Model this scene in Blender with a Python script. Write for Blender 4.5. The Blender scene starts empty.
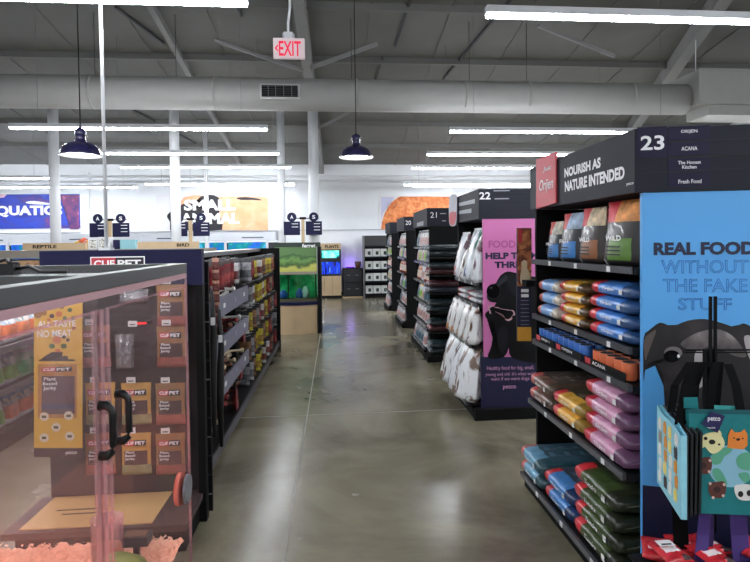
import bpy, bmesh, math, random
from mathutils import Vector, Matrix
random.seed(7)
C = bpy.context.scene.collection
PI = math.pi
# ------------------------------------------------------------------ camera
F = 563.0; H = 1.6
PITCH, ROLL, YAW = 0.024, 0.012, math.atan(52/563)
FW = Vector((math.sin(YAW)*math.cos(PITCH), math.cos(YAW)*math.cos(PITCH), -math.sin(PITCH)))
RT = FW.cross(Vector((0,0,1))).normalized(); UP = RT.cross(FW)
c_, s_ = math.cos(ROLL), math.sin(ROLL)
RT, UP = RT*c_ - UP*s_, UP*c_ + RT*s_
CX, CY = 387.17, 255.89
cam_d = bpy.data.cameras.new('camera'); cam = bpy.data.objects.new('camera', cam_d); C.objects.link(cam)
cam.matrix_world = Matrix(((RT.x,UP.x,-FW.x,0),(RT.y,UP.y,-FW.y,0),(RT.z,UP.z,-FW.z,H),(0,0,0,1)))
cam_d.sensor_fit = 'HORIZONTAL'; cam_d.sensor_width = 36; cam_d.lens = 36*F/750
cam_d.shift_x = (375-CX)/750; cam_d.shift_y = (CY-281)/750
cam_d.clip_start = 0.02
bpy.context.scene.camera = cam
# ------------------------------------------------------------------ world, exposure
w = bpy.data.worlds.new('world'); bpy.context.scene.world = w; w.use_nodes = True
w.node_tree.nodes['Background'].inputs[0].default_value = (.8,.85,1,1)
w.node_tree.nodes['Background'].inputs[1].default_value = 0.3
vs = bpy.context.scene.view_settings
vs.view_transform = 'Standard'; vs.look = 'None'; vs.gamma = 1; vs.exposure = 0.0
LED = 88.0        # strength of the ceiling strips

# ------------------------------------------------------------------ materials
def lin(c):
    return tuple(((v/255)/12.92 if v/255 <= .04045 else ((v/255+.055)/1.055)**2.4) for v in c) + (1,)
MC = {}
def mat(name, rgb, rough=.5, metal=0, noise=0, scale=8, emit=0, spec=.5, coat=0, bump=0):
    if name in MC: return MC[name]
    m = bpy.data.materials.new(name); m.use_nodes = True; nt = m.node_tree; b = nt.nodes['Principled BSDF']
    col = lin(rgb)
    b.inputs['Base Color'].default_value = col; b.inputs['Roughness'].default_value = rough
    b.inputs['Metallic'].default_value = metal; b.inputs['Specular IOR Level'].default_value = spec
    b.inputs['Coat Weight'].default_value = coat
    if emit:
        b.inputs['Emission Color'].default_value = col; b.inputs['Emission Strength'].default_value = emit
    if noise or bump:
        tc = nt.nodes.new('ShaderNodeTexCoord'); n = nt.nodes.new('ShaderNodeTexNoise'); n.inputs['Scale'].default_value = scale
        n.inputs['Detail'].default_value = 5; nt.links.new(tc.outputs['Object'], n.inputs['Vector'])
        if noise:
            r = nt.nodes.new('ShaderNodeValToRGB')
            r.color_ramp.elements[0].position = .3; r.color_ramp.elements[1].position = .7
            r.color_ramp.elements[0].color = tuple(v*(1-noise) for v in col[:3])+(1,)
            r.color_ramp.elements[1].color = tuple(min(1,v*(1+noise)) for v in col[:3])+(1,)
            nt.links.new(n.outputs['Fac'], r.inputs['Fac']); nt.links.new(r.outputs['Color'], b.inputs['Base Color'])
        if bump:
            bp = nt.nodes.new('ShaderNodeBump'); bp.inputs['Strength'].default_value = bump; bp.inputs['Distance'].default_value = .02
            nt.links.new(n.outputs['Fac'], bp.inputs['Height']); nt.links.new(bp.outputs['Normal'], b.inputs['Normal'])
    MC[name] = m; return m
def ramp_mat(name, cols, scale=3, detail=3, rough=.5, dist=0, emit=0, stretch=(1,1,1)):
    if name in MC: return MC[name]
    m = bpy.data.materials.new(name); m.use_nodes = True; nt = m.node_tree; b = nt.nodes['Principled BSDF']
    tc = nt.nodes.new('ShaderNodeTexCoord'); mp = nt.nodes.new('ShaderNodeMapping'); n = nt.nodes.new('ShaderNodeTexNoise'); r = nt.nodes.new('ShaderNodeValToRGB')
    mp.inputs['Scale'].default_value = stretch
    n.inputs['Scale'].default_value = scale; n.inputs['Detail'].default_value = detail; n.inputs['Distortion'].default_value = dist
    nt.links.new(tc.outputs['Object'], mp.inputs[0]); nt.links.new(mp.outputs[0], n.inputs['Vector']); nt.links.new(n.outputs['Fac'], r.inputs['Fac'])
    e = r.color_ramp.elements
    for i, (p, c) in enumerate(cols):
        el = e[i] if i < 2 else e.new(p)
        el.position = p; el.color = lin(c)
    nt.links.new(r.outputs['Color'], b.inputs['Base Color']); b.inputs['Roughness'].default_value = rough
    if emit:
        nt.links.new(r.outputs['Color'], b.inputs['Emission Color']); b.inputs['Emission Strength'].default_value = emit
    MC[name] = m; return m
def glass_mat(name, tint, gloss=.08, milky=0, mcol=(255,200,200), rough=.03):
    if name in MC: return MC[name]
    m = bpy.data.materials.new(name); m.use_nodes = True; nt = m.node_tree; nt.nodes.clear()
    o = nt.nodes.new('ShaderNodeOutputMaterial'); t = nt.nodes.new('ShaderNodeBsdfTransparent'); g = nt.nodes.new('ShaderNodeBsdfGlossy'); d = nt.nodes.new('ShaderNodeBsdfDiffuse')
    m1 = nt.nodes.new('ShaderNodeMixShader'); m2 = nt.nodes.new('ShaderNodeMixShader')
    t.inputs[0].default_value = lin(tint); g.inputs['Roughness'].default_value = rough; d.inputs[0].default_value = lin(mcol)
    m1.inputs[0].default_value = gloss; m2.inputs[0].default_value = milky
    nt.links.new(t.outputs[0], m1.inputs[1]); nt.links.new(g.outputs[0], m1.inputs[2]); nt.links.new(m1.outputs[0], m2.inputs[1]); nt.links.new(d.outputs[0], m2.inputs[2])
    nt.links.new(m2.outputs[0], o.inputs[0]); MC[name] = m; return m
def emis(name, rgb, s):
    if name in MC: return MC[name]
    m = bpy.data.materials.new(name); m.use_nodes = True; nt = m.node_tree; nt.nodes.clear()
    o = nt.nodes.new('ShaderNodeOutputMaterial'); e = nt.nodes.new('ShaderNodeEmission'); e.inputs[0].default_value = lin(rgb); e.inputs[1].default_value = s
    nt.links.new(e.outputs[0], o.inputs[0]); MC[name] = m; return m
BLACK = mat('black_metal', (16,16,18), .5, spec=.3); DARK = mat('charcoal', (31,33,44), .6, spec=.25); NAVY = mat('navy_board', (24,24,62), .6, spec=.25)
WHITE = mat('white_paint', (225,227,230), .5); WPRINT = mat('white_print', (250,250,252), .6); GREY = mat('grey_metal', (120,122,126), .4, .3)
RAIL = mat('price_rail', (84,86,92), .3, .3); TAG = mat('tag_white', (225,225,225), .5); PANELB = mat('panel_black', (11,11,13), .7, spec=.2)
BEIGE = mat('beige_laminate', (196,170,135), .5, noise=.06, scale=5)

# ------------------------------------------------------------------ objects
def tag(o, label=None, cat=None, group=None, kind=None):
    if label: o['label'] = label
    if cat: o['category'] = cat
    if group: o['group'] = group
    if kind: o['kind'] = kind
    return o
def thing(name, label, cat, loc=(0,0,0), rz=0, group=None):
    o = bpy.data.objects.new(name, None); C.objects.link(o); o.location = loc; o.rotation_euler = (0,0,rz); o.empty_display_size = .1
    return tag(o, label, cat, group)
def wloc(o):
    v = Vector((0,0,0))
    while o: v = v + o.location; o = o.parent
    return v
class MB:
    def __init__(s): s.v = []; s.f = []; s.m = []; s.mats = []; s.sm = []
    def mi(s, m):
        if m not in s.mats: s.mats.append(m)
        return s.mats.index(m)
    def add(s, vs, fs, m, smooth=False):
        n = len(s.v); k = s.mi(m) if not isinstance(m, list) else None
        s.v += [tuple(p) for p in vs]
        for i, f in enumerate(fs):
            s.f.append([a+n for a in f]); s.m.append(k if k is not None else s.mi(m[i])); s.sm.append(smooth)
    def box(s, x0, y0, z0, x1, y1, z1, m):
        x0,x1 = sorted((x0,x1)); y0,y1 = sorted((y0,y1)); z0,z1 = sorted((z0,z1))
        s.add([(x0,y0,z0),(x1,y0,z0),(x1,y1,z0),(x0,y1,z0),(x0,y0,z1),(x1,y0,z1),(x1,y1,z1),(x0,y1,z1)],
              [(0,3,2,1),(4,5,6,7),(0,1,5,4),(1,2,6,5),(2,3,7,6),(3,0,4,7)], m); return s
    def prism(s, pts, z0, z1, m):              # plan polygon, counter-clockwise
        n = len(pts)
        s.add([(x,y,z0) for x,y in pts]+[(x,y,z1) for x,y in pts], [tuple(range(n-1,-1,-1)), tuple(range(n,2*n))]+[(i,(i+1)%n,n+(i+1)%n,n+i) for i in range(n)], m); return s
    def tube(s, pts, r, m, n=10, caps=True):
        pts = [Vector(p) for p in pts]; vs = []; 
        for i, p in enumerate(pts):
            d = (pts[min(i+1,len(pts)-1)] - pts[max(i-1,0)]).normalized()
            a = d.cross(Vector((0,0,1))) if abs(d.z) < .95 else d.cross(Vector((1,0,0)))
            a.normalize(); b = d.cross(a); rr = r[i] if isinstance(r,(list,tuple)) else r
            vs += [p + a*rr*math.cos(2*PI*k/n) + b*rr*math.sin(2*PI*k/n) for k in range(n)]
        fs = [(i*n+k, i*n+(k+1)%n, (i+1)*n+(k+1)%n, (i+1)*n+k) for i in range(len(pts)-1) for k in range(n)]
        s.add(vs, fs, m, True)
        if caps: 
            L = len(s.v)-len(vs); s.f += [[L+k for k in range(n)], [L+len(vs)-n+k for k in range(n-1,-1,-1)]]; s.m += [s.mi(m)]*2; s.sm += [False]*2
        return s
    def lathe(s, prof, cx, cy, m, n=24):       # prof: (r,z)
        vs = [(cx+r*math.cos(2*PI*k/n), cy+r*math.sin(2*PI*k/n), z) for r,z in prof for k in range(n)]
        s.add(vs, [(i*n+k, i*n+(k+1)%n, (i+1)*n+(k+1)%n, (i+1)*n+k) for i in range(len(prof)-1) for k in range(n)], m, True); return s
    def build(s, name, parent=None, label=None):
        me = bpy.data.meshes.new(name); off = wloc(parent) if parent else Vector((0,0,0))
        me.from_pydata([Vector(p)-off for p in s.v], [], s.f)
        for m in s.mats: me.materials.append(m)
        me.polygons.foreach_set('material_index', s.m); me.polygons.foreach_set('use_smooth', s.sm)
        bm = bmesh.new(); bm.from_mesh(me); bmesh.ops.recalc_face_normals(bm, faces=bm.faces); bm.to_mesh(me); bm.free()
        o = bpy.data.objects.new(name, me); C.objects.link(o); o.parent = parent
        if label: o['label'] = label
        return o
def solid(name, label, cat, mb, group=None):
    return tag(mb.build(name), label, cat, group)
def struct(name, mb): return tag(mb.build(name), kind='structure')
def children(o): return [c for c in bpy.data.objects if c.parent == o]
def dup(o, loc=None, rot=None, label=None, group=None, parent=None, kids=None):
    c = o.copy(); C.objects.link(c)
    if parent: c.parent = parent
    if loc is not None: c.location = loc
    if rot is not None: c.rotation_euler = rot
    if label: c['label'] = label
    if group: c['group'] = group
    for ch in (KIDS.get(o.name) or KIDS.setdefault(o.name, [(k, children(k)) for k in children(o)])):
        k, gk = ch; d = k.copy(); C.objects.link(d); d.parent = c
        for g in gk: e = g.copy(); C.objects.link(e); e.parent = d
    return c
KIDS = {}
class Proto:      # the first placement uses the object itself, the later ones copies
    def __init__(s, maker): s.maker = maker; s.o = None
    def put(s, loc, rot, label, group=None):
        if s.o is None:
            s.o = s.maker(); o = s.o; KIDS[o.name] = [(k, children(k)) for k in children(o)]
        else: return dup(s.o, loc, rot, label, group or s.o.get('group'))
        o.location = loc; o.rotation_euler = rot; o['label'] = label
        if group: o['group'] = group
        return o
ORD = ['first','second','third','fourth','fifth','sixth','seventh','eighth','ninth','tenth','eleventh','twelfth']
# ------------------------------------------------------------------ sight lines: pixel -> point on a world plane
def ray(px, py): return RT*((px-CX)/F) - UP*((py-CY)/F) + FW
def hit(px, py, O, N):
    r = ray(px, py); e = Vector((0,0,H)); t = (O-e).dot(N)/r.dot(N); return e + r*t
def atY(px, py, Y): return hit(px, py, Vector((0,Y,0)), Vector((0,1,0)))
def atX(px, py, X): return hit(px, py, Vector((X,0,0)), Vector((1,0,0)))
class Plane:      # a vertical board: origin, direction u in plan, normal n towards the viewer's side
    def __init__(s, x, y, ux, uy):
        s.O = Vector((x,y,0)); s.u = Vector((ux,uy,0)).normalized(); s.v = Vector((0,0,1)); s.n = s.u.cross(s.v)
    def P(s, px, py): q = hit(px, py, s.O, s.n); return ((q-s.O).dot(s.u), q.z)
    def W(s, u, v, off=0): return s.O + s.u*u + s.v*v + s.n*off
def smooth_loop(pts, k=4):
    n = len(pts); out = []
    for i in range(n):
        p0,p1,p2,p3 = (Vector(pts[(i+j-1)%n]) for j in range(4))
        for q in range(k):
            t = q/k; out.append(.5*((2*p1)+(-p0+p2)*t+(2*p0-5*p1+4*p2-p3)*t*t+(-p0+3*p1-3*p2+p3)*t**3))
    return [(p[0],p[1]) for p in out]
def shape(name, pl, pts, off, m, parent, px=True, smooth=0, th=.0012, label=None):
    if px: pts = [pl.P(*p) for p in pts]
    if smooth: pts = smooth_loop(pts, smooth)
    bm = bmesh.new(); vs = [bm.verts.new(pl.W(u,v,off)) for u,v in pts]; bm.faces.new(vs)
    bmesh.ops.triangulate(bm, faces=bm.faces)
    r = bmesh.ops.extrude_face_region(bm, geom=bm.faces[:]); bmesh.ops.translate(bm, verts=[e for e in r['geom'] if isinstance(e,bmesh.types.BMVert)], vec=-pl.n*th)
    bmesh.ops.recalc_face_normals(bm, faces=bm.faces)
    o_ = wloc(parent) if parent else Vector()
    for v in bm.verts: v.co -= o_
    me = bpy.data.meshes.new(name); bm.to_mesh(me); bm.free(); me.materials.append(m)
    o = bpy.data.objects.new(name, me); C.objects.link(o); o.parent = parent
    if label: o['label'] = label
    return o
def rect(name, pl, x0, y0, x1, y1, off, m, parent, **k):
    return shape(name, pl, [(x0,y0),(x1,y0),(x1,y1),(x0,y1)], off, m, parent, **k)
def oval(name, pl, cx, cy, rx, ry, off, m, parent, n=20, **k):
    return shape(name, pl, [(cx+rx*math.cos(2*PI*i/n), cy+ry*math.sin(2*PI*i/n)) for i in range(n)], off, m, parent, **k)
def lettering(s, pl, u0, v0, u1, v1, off, m, parent, bold=.0, outline=0, name='lettering', shear=0):
    cu = bpy.data.curves.new('t', 'FONT'); cu.body = s; cu.offset = bold; cu.resolution_u = 3; cu.shear = shear; cu.space_line = .95
    cu.align_x = 'CENTER' if '\n' in s else 'LEFT'
    if outline: cu.fill_mode = 'NONE'; cu.bevel_depth = outline; cu.bevel_resolution = 0
    t = bpy.data.objects.new('t', cu); C.objects.link(t); dg = bpy.context.evaluated_depsgraph_get()
    me = bpy.data.meshes.new_from_object(t.evaluated_get(dg)); bpy.data.objects.remove(t)
    xs = [v.co.x for v in me.vertices]; ys = [v.co.y for v in me.vertices]
    x0,x1,y0,y1 = min(xs),max(xs),min(ys),max(ys); o_ = wloc(parent) if parent else Vector()
    for v in me.vertices:
        v.co = pl.W(u0+(v.co.x-x0)/(x1-x0)*(u1-u0), v0+(v.co.y-y0)/(y1-y0)*(v1-v0), off+ (v.co.z*.05 if outline else 0)) - o_
    me.materials.clear(); me.materials.append(m); me.name = name
    for p in me.polygons: p.material_index = 0
    o = bpy.data.objects.new(name, me); C.objects.link(o); o.parent = parent; return o
def ptext(s, pl, TL, BL, BR, off, m, parent, **k):
    a = pl.P(*TL); b = pl.P(*BL); c = pl.P(*BR)
    return lettering(s, pl, b[0], min(b[1],c[1])*.5+max(b[1],c[1])*.5, c[0], a[1]+(c[1]-b[1])*.5, off, m, parent, **k)

# ------------------------------------------------------------------ the building
XL, XR, YF, YB = -11.0, 10.0, -5.0, 17.0
def roofz(y): return 3.95 + .15*(YB-y)
m = bpy.data.materials.new('polished_concrete'); m.use_nodes = True; nt = m.node_tree; b = nt.nodes['Principled BSDF']
tc = nt.nodes.new('ShaderNodeTexCoord'); n1 = nt.nodes.new('ShaderNodeTexNoise'); n1.inputs['Scale'].default_value = .9; n1.inputs['Detail'].default_value = 9; n1.inputs['Roughness'].default_value = .62
n1.inputs['Distortion'].default_value = .6
r1 = nt.nodes.new('ShaderNodeValToRGB'); r1.color_ramp.elements[0].position = .3; r1.color_ramp.elements[1].position = .72
r1.color_ramp.elements[0].color = lin((80,75,62)); r1.color_ramp.elements[1].color = lin((146,139,118))
nt.links.new(tc.outputs['Object'], n1.inputs['Vector']); nt.links.new(n1.outputs['Fac'], r1.inputs['Fac']); nt.links.new(r1.outputs['Color'], b.inputs['Base Color'])
r2 = nt.nodes.new('ShaderNodeMapRange'); r2.inputs['To Min'].default_value = .12; r2.inputs['To Max'].default_value = .34
n2 = nt.nodes.new('ShaderNodeTexNoise'); n2.inputs['Scale'].default_value = 2.2; n2.inputs['Detail'].default_value = 4; nt.links.new(tc.outputs['Object'], n2.inputs['Vector'])
nt.links.new(n2.outputs['Fac'], r2.inputs['Value']); nt.links.new(r2.outputs[0], b.inputs['Roughness'])
FLOOR = m
struct('floor', MB().box(XL,YF,-.1,XR,YB,0,FLOOR))
J = mat('floor_joint', (150,148,138), .6); J2 = mat('floor_joint_dark', (70,68,62), .7)
k = 0
for x in (-3.2,-.28,3.4):
    k += 1; struct('trim_%d'%k, MB().box(x-.006,YF,0,x+.006,YB-.01,.0012,J))
for y in (5.25,9.2,13.2):
    k += 1; struct('trim_%d'%k, MB().box(XL,y-.006,0,XR,y+.006,.0011,J2 if y != 5.25 else J))
CEIL = mat('roof_deck', (112,112,109), .8, noise=.08, scale=1.2); WALL = mat('wall_paint', (236,239,243), .7, noise=.02, scale=2)
bm_ = MB(); z0, z1 = roofz(YF), roofz(YB)
bm_.add([(XL,YF,z0),(XR,YF,z0),(XR,YB,z1),(XL,YB,z1),(XL,YF,z0+.15),(XR,YF,z0+.15),(XR,YB,z1+.15),(XL,YB,z1+.15)],
        [(0,1,2,3),(7,6,5,4),(0,4,5,1),(1,5,6,2),(2,6,7,3),(3,7,4,0)], CEIL)
struct('ceiling', bm_)
struct('wall_back', MB().box(XL,YB,0,XR,YB+.15,z1+.15,WALL))
struct('wall_front', MB().box(XL,YF-.15,0,XR,YF,z0+.15,WALL))
for nm, x0, x1 in (('wall_left',XL-.15,XL),('wall_right',XR,XR+.15)):
    b_ = MB(); b_.add([(x0,YF,0),(x1,YF,0),(x1,YB,0),(x0,YB,0),(x0,YF,z0),(x1,YF,z0),(x1,YB,z1),(x0,YB,z1)],
        [(0,3,2,1),(4,5,6,7),(0,1,5,4),(1,2,6,5),(2,3,7,6),(3,0,4,7)], WALL); struct(nm, b_)
struct('baseboard_back', MB().box(XL,YB-.015,0,XR,YB-.001,.12,mat('baseboard',(60,62,66),.6)))
# seams and pilasters of the back wall
b_ = MB()
for x in (atY(86,210,YB).x,): b_.box(x-.12,YB-.10,.13,x+.12,YB-.002,3.7,WALL)
struct('trim_8', b_)
struct('trim_9', MB().box(-9.9,YB-.04,1.98,XR-.01,YB-.002,2.0,mat('seam',(160,163,170),.6)))
# roof beams
BEAM = mat('beam_paint', (140,140,140), .7, noise=.05, scale=3); STEEL = mat('dark_steel', (74,74,78), .7)
def beam(p, q, w_, h_, m, label, name='roof_beam', cat='beam'):
    p, q = Vector(p), Vector(q); d = (q-p).normalized(); a = d.cross(Vector((0,0,1))).normalized()*w_/2; u = a.cross(d).normalized()*h_/2
    b = MB(); b.add([p-a-u,p+a-u,p+a+u,p-a+u,q-a-u,q+a-u,q+a+u,q-a+u], [(0,1,2,3),(7,6,5,4),(0,4,5,1),(1,5,6,2),(2,6,7,3),(3,7,4,0)], m)
    return solid(name, label, cat, b)
def onroof(x, y, d): return (x, y, roofz(y)-d)
beam(onroof(-.52,2,.16), onroof(-.38,16.9,.16), .17, .3, BEAM, 'pale painted roof beam running straight back above the exit sign')
beam(onroof(-2.6,2,.08), onroof(-2.7,16.9,.08), .09, .12, BEAM, 'pale roof beam running back over the left side of the shop')
beam(onroof(4.0,2,.14), onroof(8.4,16.9,.14), .20, .26, BEAM, 'pale slanting roof beam above the square duct box at right')
for i, (x0, y0, x1, y1) in enumerate([(-5.2,7.4,-4.2,9.2),(-3.2,8.8,-2.7,10.2),(-2.55,7.6,-2.35,8.8),(-1.5,7.6,-1.35,9.4),(1.2,7.9,1.05,10.4),(2.7,8.2,2.0,12),(.9,10.2,.8,11.6),(-4.6,12,-3.2,16)]):
    beam(onroof(x0,y0,.03), onroof(x0+(x1-x0)*.75,y0+(y1-y0)*.75,.03), .035, .04, STEEL, 'thin dark batten, %s from the left of those under the grey roof deck' % ORD[[0,2,3,4,6,7,5,1][i]], 'roof_batten', 'batten')
b_ = MB()
for (p, q) in [((-.4,9.4,5.0),(.5,9.6,5.0+.15)),((-.4,10.6,4.3),(.9,10.8,4.75))]: pass
beam((-.36,9.3,4.45),(.75,9.5,4.93),.06,.06,BEAM,'diagonal pale brace rising right from the roof beam beside the exit sign','roof_brace','brace')
beam((-.36,11.3,3.85),(1.0,11.5,4.6),.05,.05,BEAM,'lower diagonal pale brace rising right from the column top','roof_brace','brace')
beam((-1.9,9.4,4.9),(-.5,9.6,4.5),.05,.05,BEAM,'diagonal pale brace falling right towards the beam by the exit sign','roof_brace','brace')
beam((3.2,8.6,4.95),(4.6,8.9,4.6),.05,.05,BEAM,'diagonal pale brace left of the square duct box','roof_brace','brace')
RIB = mat('roof_rib', (114,114,112), .8)
k = 20
for y in (8.6,10.3,11.9,13.5,15.1):
    z = roofz(y); b_ = MB(); b_.add([(XL+.01,y-.04,z-.10),(XR-.01,y-.04,z-.10),(XR-.01,y+.04,z-.10),(XL+.01,y+.04,z-.10),(XL+.01,y-.04,z+.02),(XR-.01,y-.04,z+.02),(XR-.01,y+.04,z+.02),(XL+.01,y+.04,z+.02)],[(0,3,2,1),(4,5,6,7),(0,1,5,4),(1,2,6,5),(2,3,7,6),(3,0,4,7)],RIB)
    struct('trim_%d'%k, b_); k += 1
for x in [v*1.25-9.4 for v in range(15)]:
    b_ = MB(); y0_, y1_ = 4.0, 16.98; z0_, z1_ = roofz(y0_), roofz(y1_)
    b_.add([(x-.012,y0_,z0_-.02),(x+.012,y0_,z0_-.02),(x+.012,y1_,z1_-.02),(x-.012,y1_,z1_-.02),(x-.012,y0_,z0_+.01),(x+.012,y0_,z0_+.01),(x+.012,y1_,z1_+.01),(x-.012,y1_,z1_+.01)],[(0,3,2,1),(4,5,6,7),(0,1,5,4),(1,2,6,5),(2,3,7,6),(3,0,4,7)],RIB)
    struct('trim_%d'%k, b_); k += 1
# round duct with its bands, grille and square box
DUCT = mat('duct_paint', (164,164,162), .55, noise=.03, scale=4)
d = thing('air_duct', 'large round off-white air duct crossing the whole ceiling', 'duct', (0,9,3.94))
MB().tube([(XL+.02,9,3.94),(5.85,9,3.93)], .25, DUCT, 40).build('pipe', d)
for i, x in enumerate((-9.5,-7.4,-5.3,-3.62,-1.8,.38,2.1,3.15,4.9)):
    MB().tube([(x-.02,9,3.94),(x+.02,9,3.94)], .256, DUCT, 40).build('seam_band', d)
for x in (-3.6,-2.4,.3,2.2,3.15):
    MB().tube([(x,9,4.19),(x,9,roofz(9)-.01)], .006, STEEL, 6).build('hanger_rod', d)
g = MB().box(-1.1,8.70,3.80,-.5,8.76,4.02,mat('grille_frame',(190,190,190),.5)); g.box(-1.07,8.685,3.825,-.53,8.701,3.995,PANELB); g.build('grille_frame', d)
g = MB()
for i in range(5): g.box(-1.065,8.678,3.84+i*.032,-.535,8.684,3.848+i*.032,STEEL)
for x in (-.97,-.86,-.74,-.62): g.box(x-.004,8.674,3.83,x+.004,8.679,3.99,GREY)
g.build('grille_slats', d)
d = thing('duct_box', 'square off-white duct box at the right end of the round duct', 'duct', (5.9,9,3.6))
b_ = MB(); b_.prism([(5.87,8.62),(8.9,8.62),(8.9,9.4),(5.87,9.4)],3.78,4.33,DUCT); b_.prism([(6.1,8.72),(8.9,8.72),(8.9,9.3),(6.1,9.3)],3.62,3.78,DUCT); b_.build('housing', d)
MB().box(5.86,8.60,4.30,8.9,8.615,4.34,DUCT).build('flange', d)
for x in (6.0,7.5): MB().tube([(x,8.9,4.34),(x,8.9,roofz(8.9)-.01)], .008, WHITE, 6).build('hanger_rod', d)
# columns
COL = mat('column_paint', (222,224,228), .45)
def column(x, y, r, top, label):
    t = thing('support_column', label, 'column', (x,y,0), group='round columns')
    MB().tube([(x,y,.03),(x,y,top)], r, COL, 20).build('shaft', t)
    MB().lathe([(0,top),(r+.05,top),(r+.05,top+.03),(0,top+.03)], x, y, COL, 16).build('cap', t)
    MB().box(x-r-.06,y-r-.06,0,x+r+.06,y+r+.06,.029,COL).build('base_plate', t)
column(-2.83,10.4,.085,4.42,'white round column between the wall letters and the hanging lamp, under the duct bracket')
column(atY(55,200,10.4).x,10.4,.085,4.42,'leftmost white round column, in front of the blue wall poster')
column(-.40,11.2,.10,4.60,'white round column nearest the aisle, left of the middle pendant lamp')
column(-1.16,12.6,.085,roofz(12.6)-.06,'slimmer-looking white column just right of the orange wall poster')
column(-3.0,13.6,.05,roofz(13.6)-.06,'thin white column far back between the blue and orange wall posters')
t = thing('power_pole', 'thin white vertical pole rising from the left shelves to the nearest strip light', 'pole', (-1.63,4.2,1.56))
MB().tube([(-1.63,4.2,1.586),(-1.63,4.2,roofz(4.2)-.01)], .013, COL, 8).build('rod', t)
MB().box(-1.67,4.16,1.562,-1.59,4.24,1.585,COL).build('foot', t)
# sprinkler pipes
for i,(y,z,r) in enumerate(((14.6,3.32,.028),(14.9,3.22,.035))):
    solid('sprinkler_pipe', ('upper' if i==0 else 'lower')+' of two horizontal white pipes running across below the far ceiling', 'pipe', MB().tube([(XL+.02,y,z),(XR-.02,y,z-.01)], r, COL, 10), 'far sprinkler pipes')

# ------------------------------------------------------------------ strip lights
LEDM = emis('led_strip', (246,250,255), LED)
CAS = mat('light_casing', (205,207,212), .5)
def strip(x0, x1, y, z, label):
    t = thing('strip_light', label, 'ceiling light', ((x0+x1)/2,y,z), group='linear ceiling lights')
    MB().box(x0,y-.035,z+.0085,x1,y+.035,z+.06,CAS).build('casing', t)
    MB().box(x0+.01,y-.03,z-.012,x1-.01,y+.03,z+.008,LEDM).build('diffuser', t)
    for x in (x0+.35,x1-.35): MB().tube([(x,y,z+.06),(x,y,roofz(y)-.005)], .0025, GREY, 5).build('suspension_wire', t)
L_ = [('nearest','left',-4.1,-.575,4.0,3.26),('nearest','right',1.103,4.42,4.0,3.225),
      ('second','left',-4.225,-.895,7.85,3.16),('second','right',1.63,5.1,7.85,3.15),
      ('third','left',-3.88,-.92,9.7,3.12),('third','right',1.62,5.1,9.75,3.12),
      ('fourth','left',-4.19,-.876,11.6,3.145),('fourth','right',1.61,5.1,11.6,3.13),
      ('farthest','left',-4.2,-.91,13.05,2.96),('farthest','right',1.62,5.1,13.05,2.93)]
for a, sd, x0, x1, y, z in L_:
    strip(x0, x1, y, z, 'white strip light in the %s row, %s of the aisle' % (a, sd))
strip(-9.9, -5.2, 15.5, 3.14, 'white strip light close to the back wall above the AQUATICS poster')
strip(-4.3, -1.1, 16.0, 3.24, 'added strip light brightening the back wall in front of the SMALL ANIMAL poster')  # extra lamp added to brighten the wall, lined up behind the farthest row
strip(2.2, 6.2, 15.7, 3.16, 'added strip light brightening the back wall, hidden behind the endcap headers')  # unseen lamp added as a wash for the back wall
for y in (-3.2,-.6,2.0):
    for sd, x0, x1 in (('left',-4.2,-.9),('right',1.6,5.0)):
        strip(x0, x1, y, 3.25, 'white strip light %s of the aisle, above or behind the viewer, row %s' % (sd, {-3.2:'three back',-.6:'two back',2.0:'one back'}[y]))
for y in (4.0,9.7,13.05):
    for sd, x0, x1 in (('left',-9.6,-6.2),('right',6.3,9.6)):
        strip(x0, x1, y, 3.1, 'white strip light in the far %s bay of the shop, %s row' % (sd, {4.0:'front',9.7:'middle',13.05:'back'}[y]))
# ------------------------------------------------------------------ pendant lamps
SHADE = mat('navy_enamel', (32,30,66), .25, coat=.5)
def pendant(x, y, z, label):
    t = thing('pendant_lamp', label, 'pendant lamp', (x,y,z), group='navy dome pendants')
    MB().lathe([(.19,0+z),(.195,z+.008),(.185,z+.022),(.165,z+.075),(.12,z+.115),(.06,z+.135),(.045,z+.15),(.045,z+.19),(.052,z+.20),(.052,z+.25),(.03,z+.265),(.01,z+.28)], x, y, SHADE, 32).build('shade', t)
    MB().lathe([(.19,z),(.18,z+.015),(.16,z+.068),(.115,z+.105),(.0,z+.125)], x, y, mat('shade_inside',(235,235,235),.5), 32).build('shade_lining', t)
    MB().lathe([(0,z+.01),(.12,z+.012),(.13,z+.03),(.05,z+.07),(0,z+.07)], x, y, emis('bulb_glow',(250,250,255),9), 20).build('bulb', t)
    MB().tube([(x,y,z+.28),(x,y,roofz(y)-.02)], .005, PANELB, 6).build('cord', t)
    MB().lathe([(0,roofz(y)-.06),(.06,roofz(y)-.05),(.06,roofz(y)-.02),(0,roofz(y)-.01)], x, y, PANELB, 16).build('ceiling_rose', t)
pendant(.257,6.5,2.575,'navy dome pendant lamp hanging over the middle of the aisle')
pendant(-2.47,5.8,2.485,'navy dome pendant lamp at left, crossed by the white pole')
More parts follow.
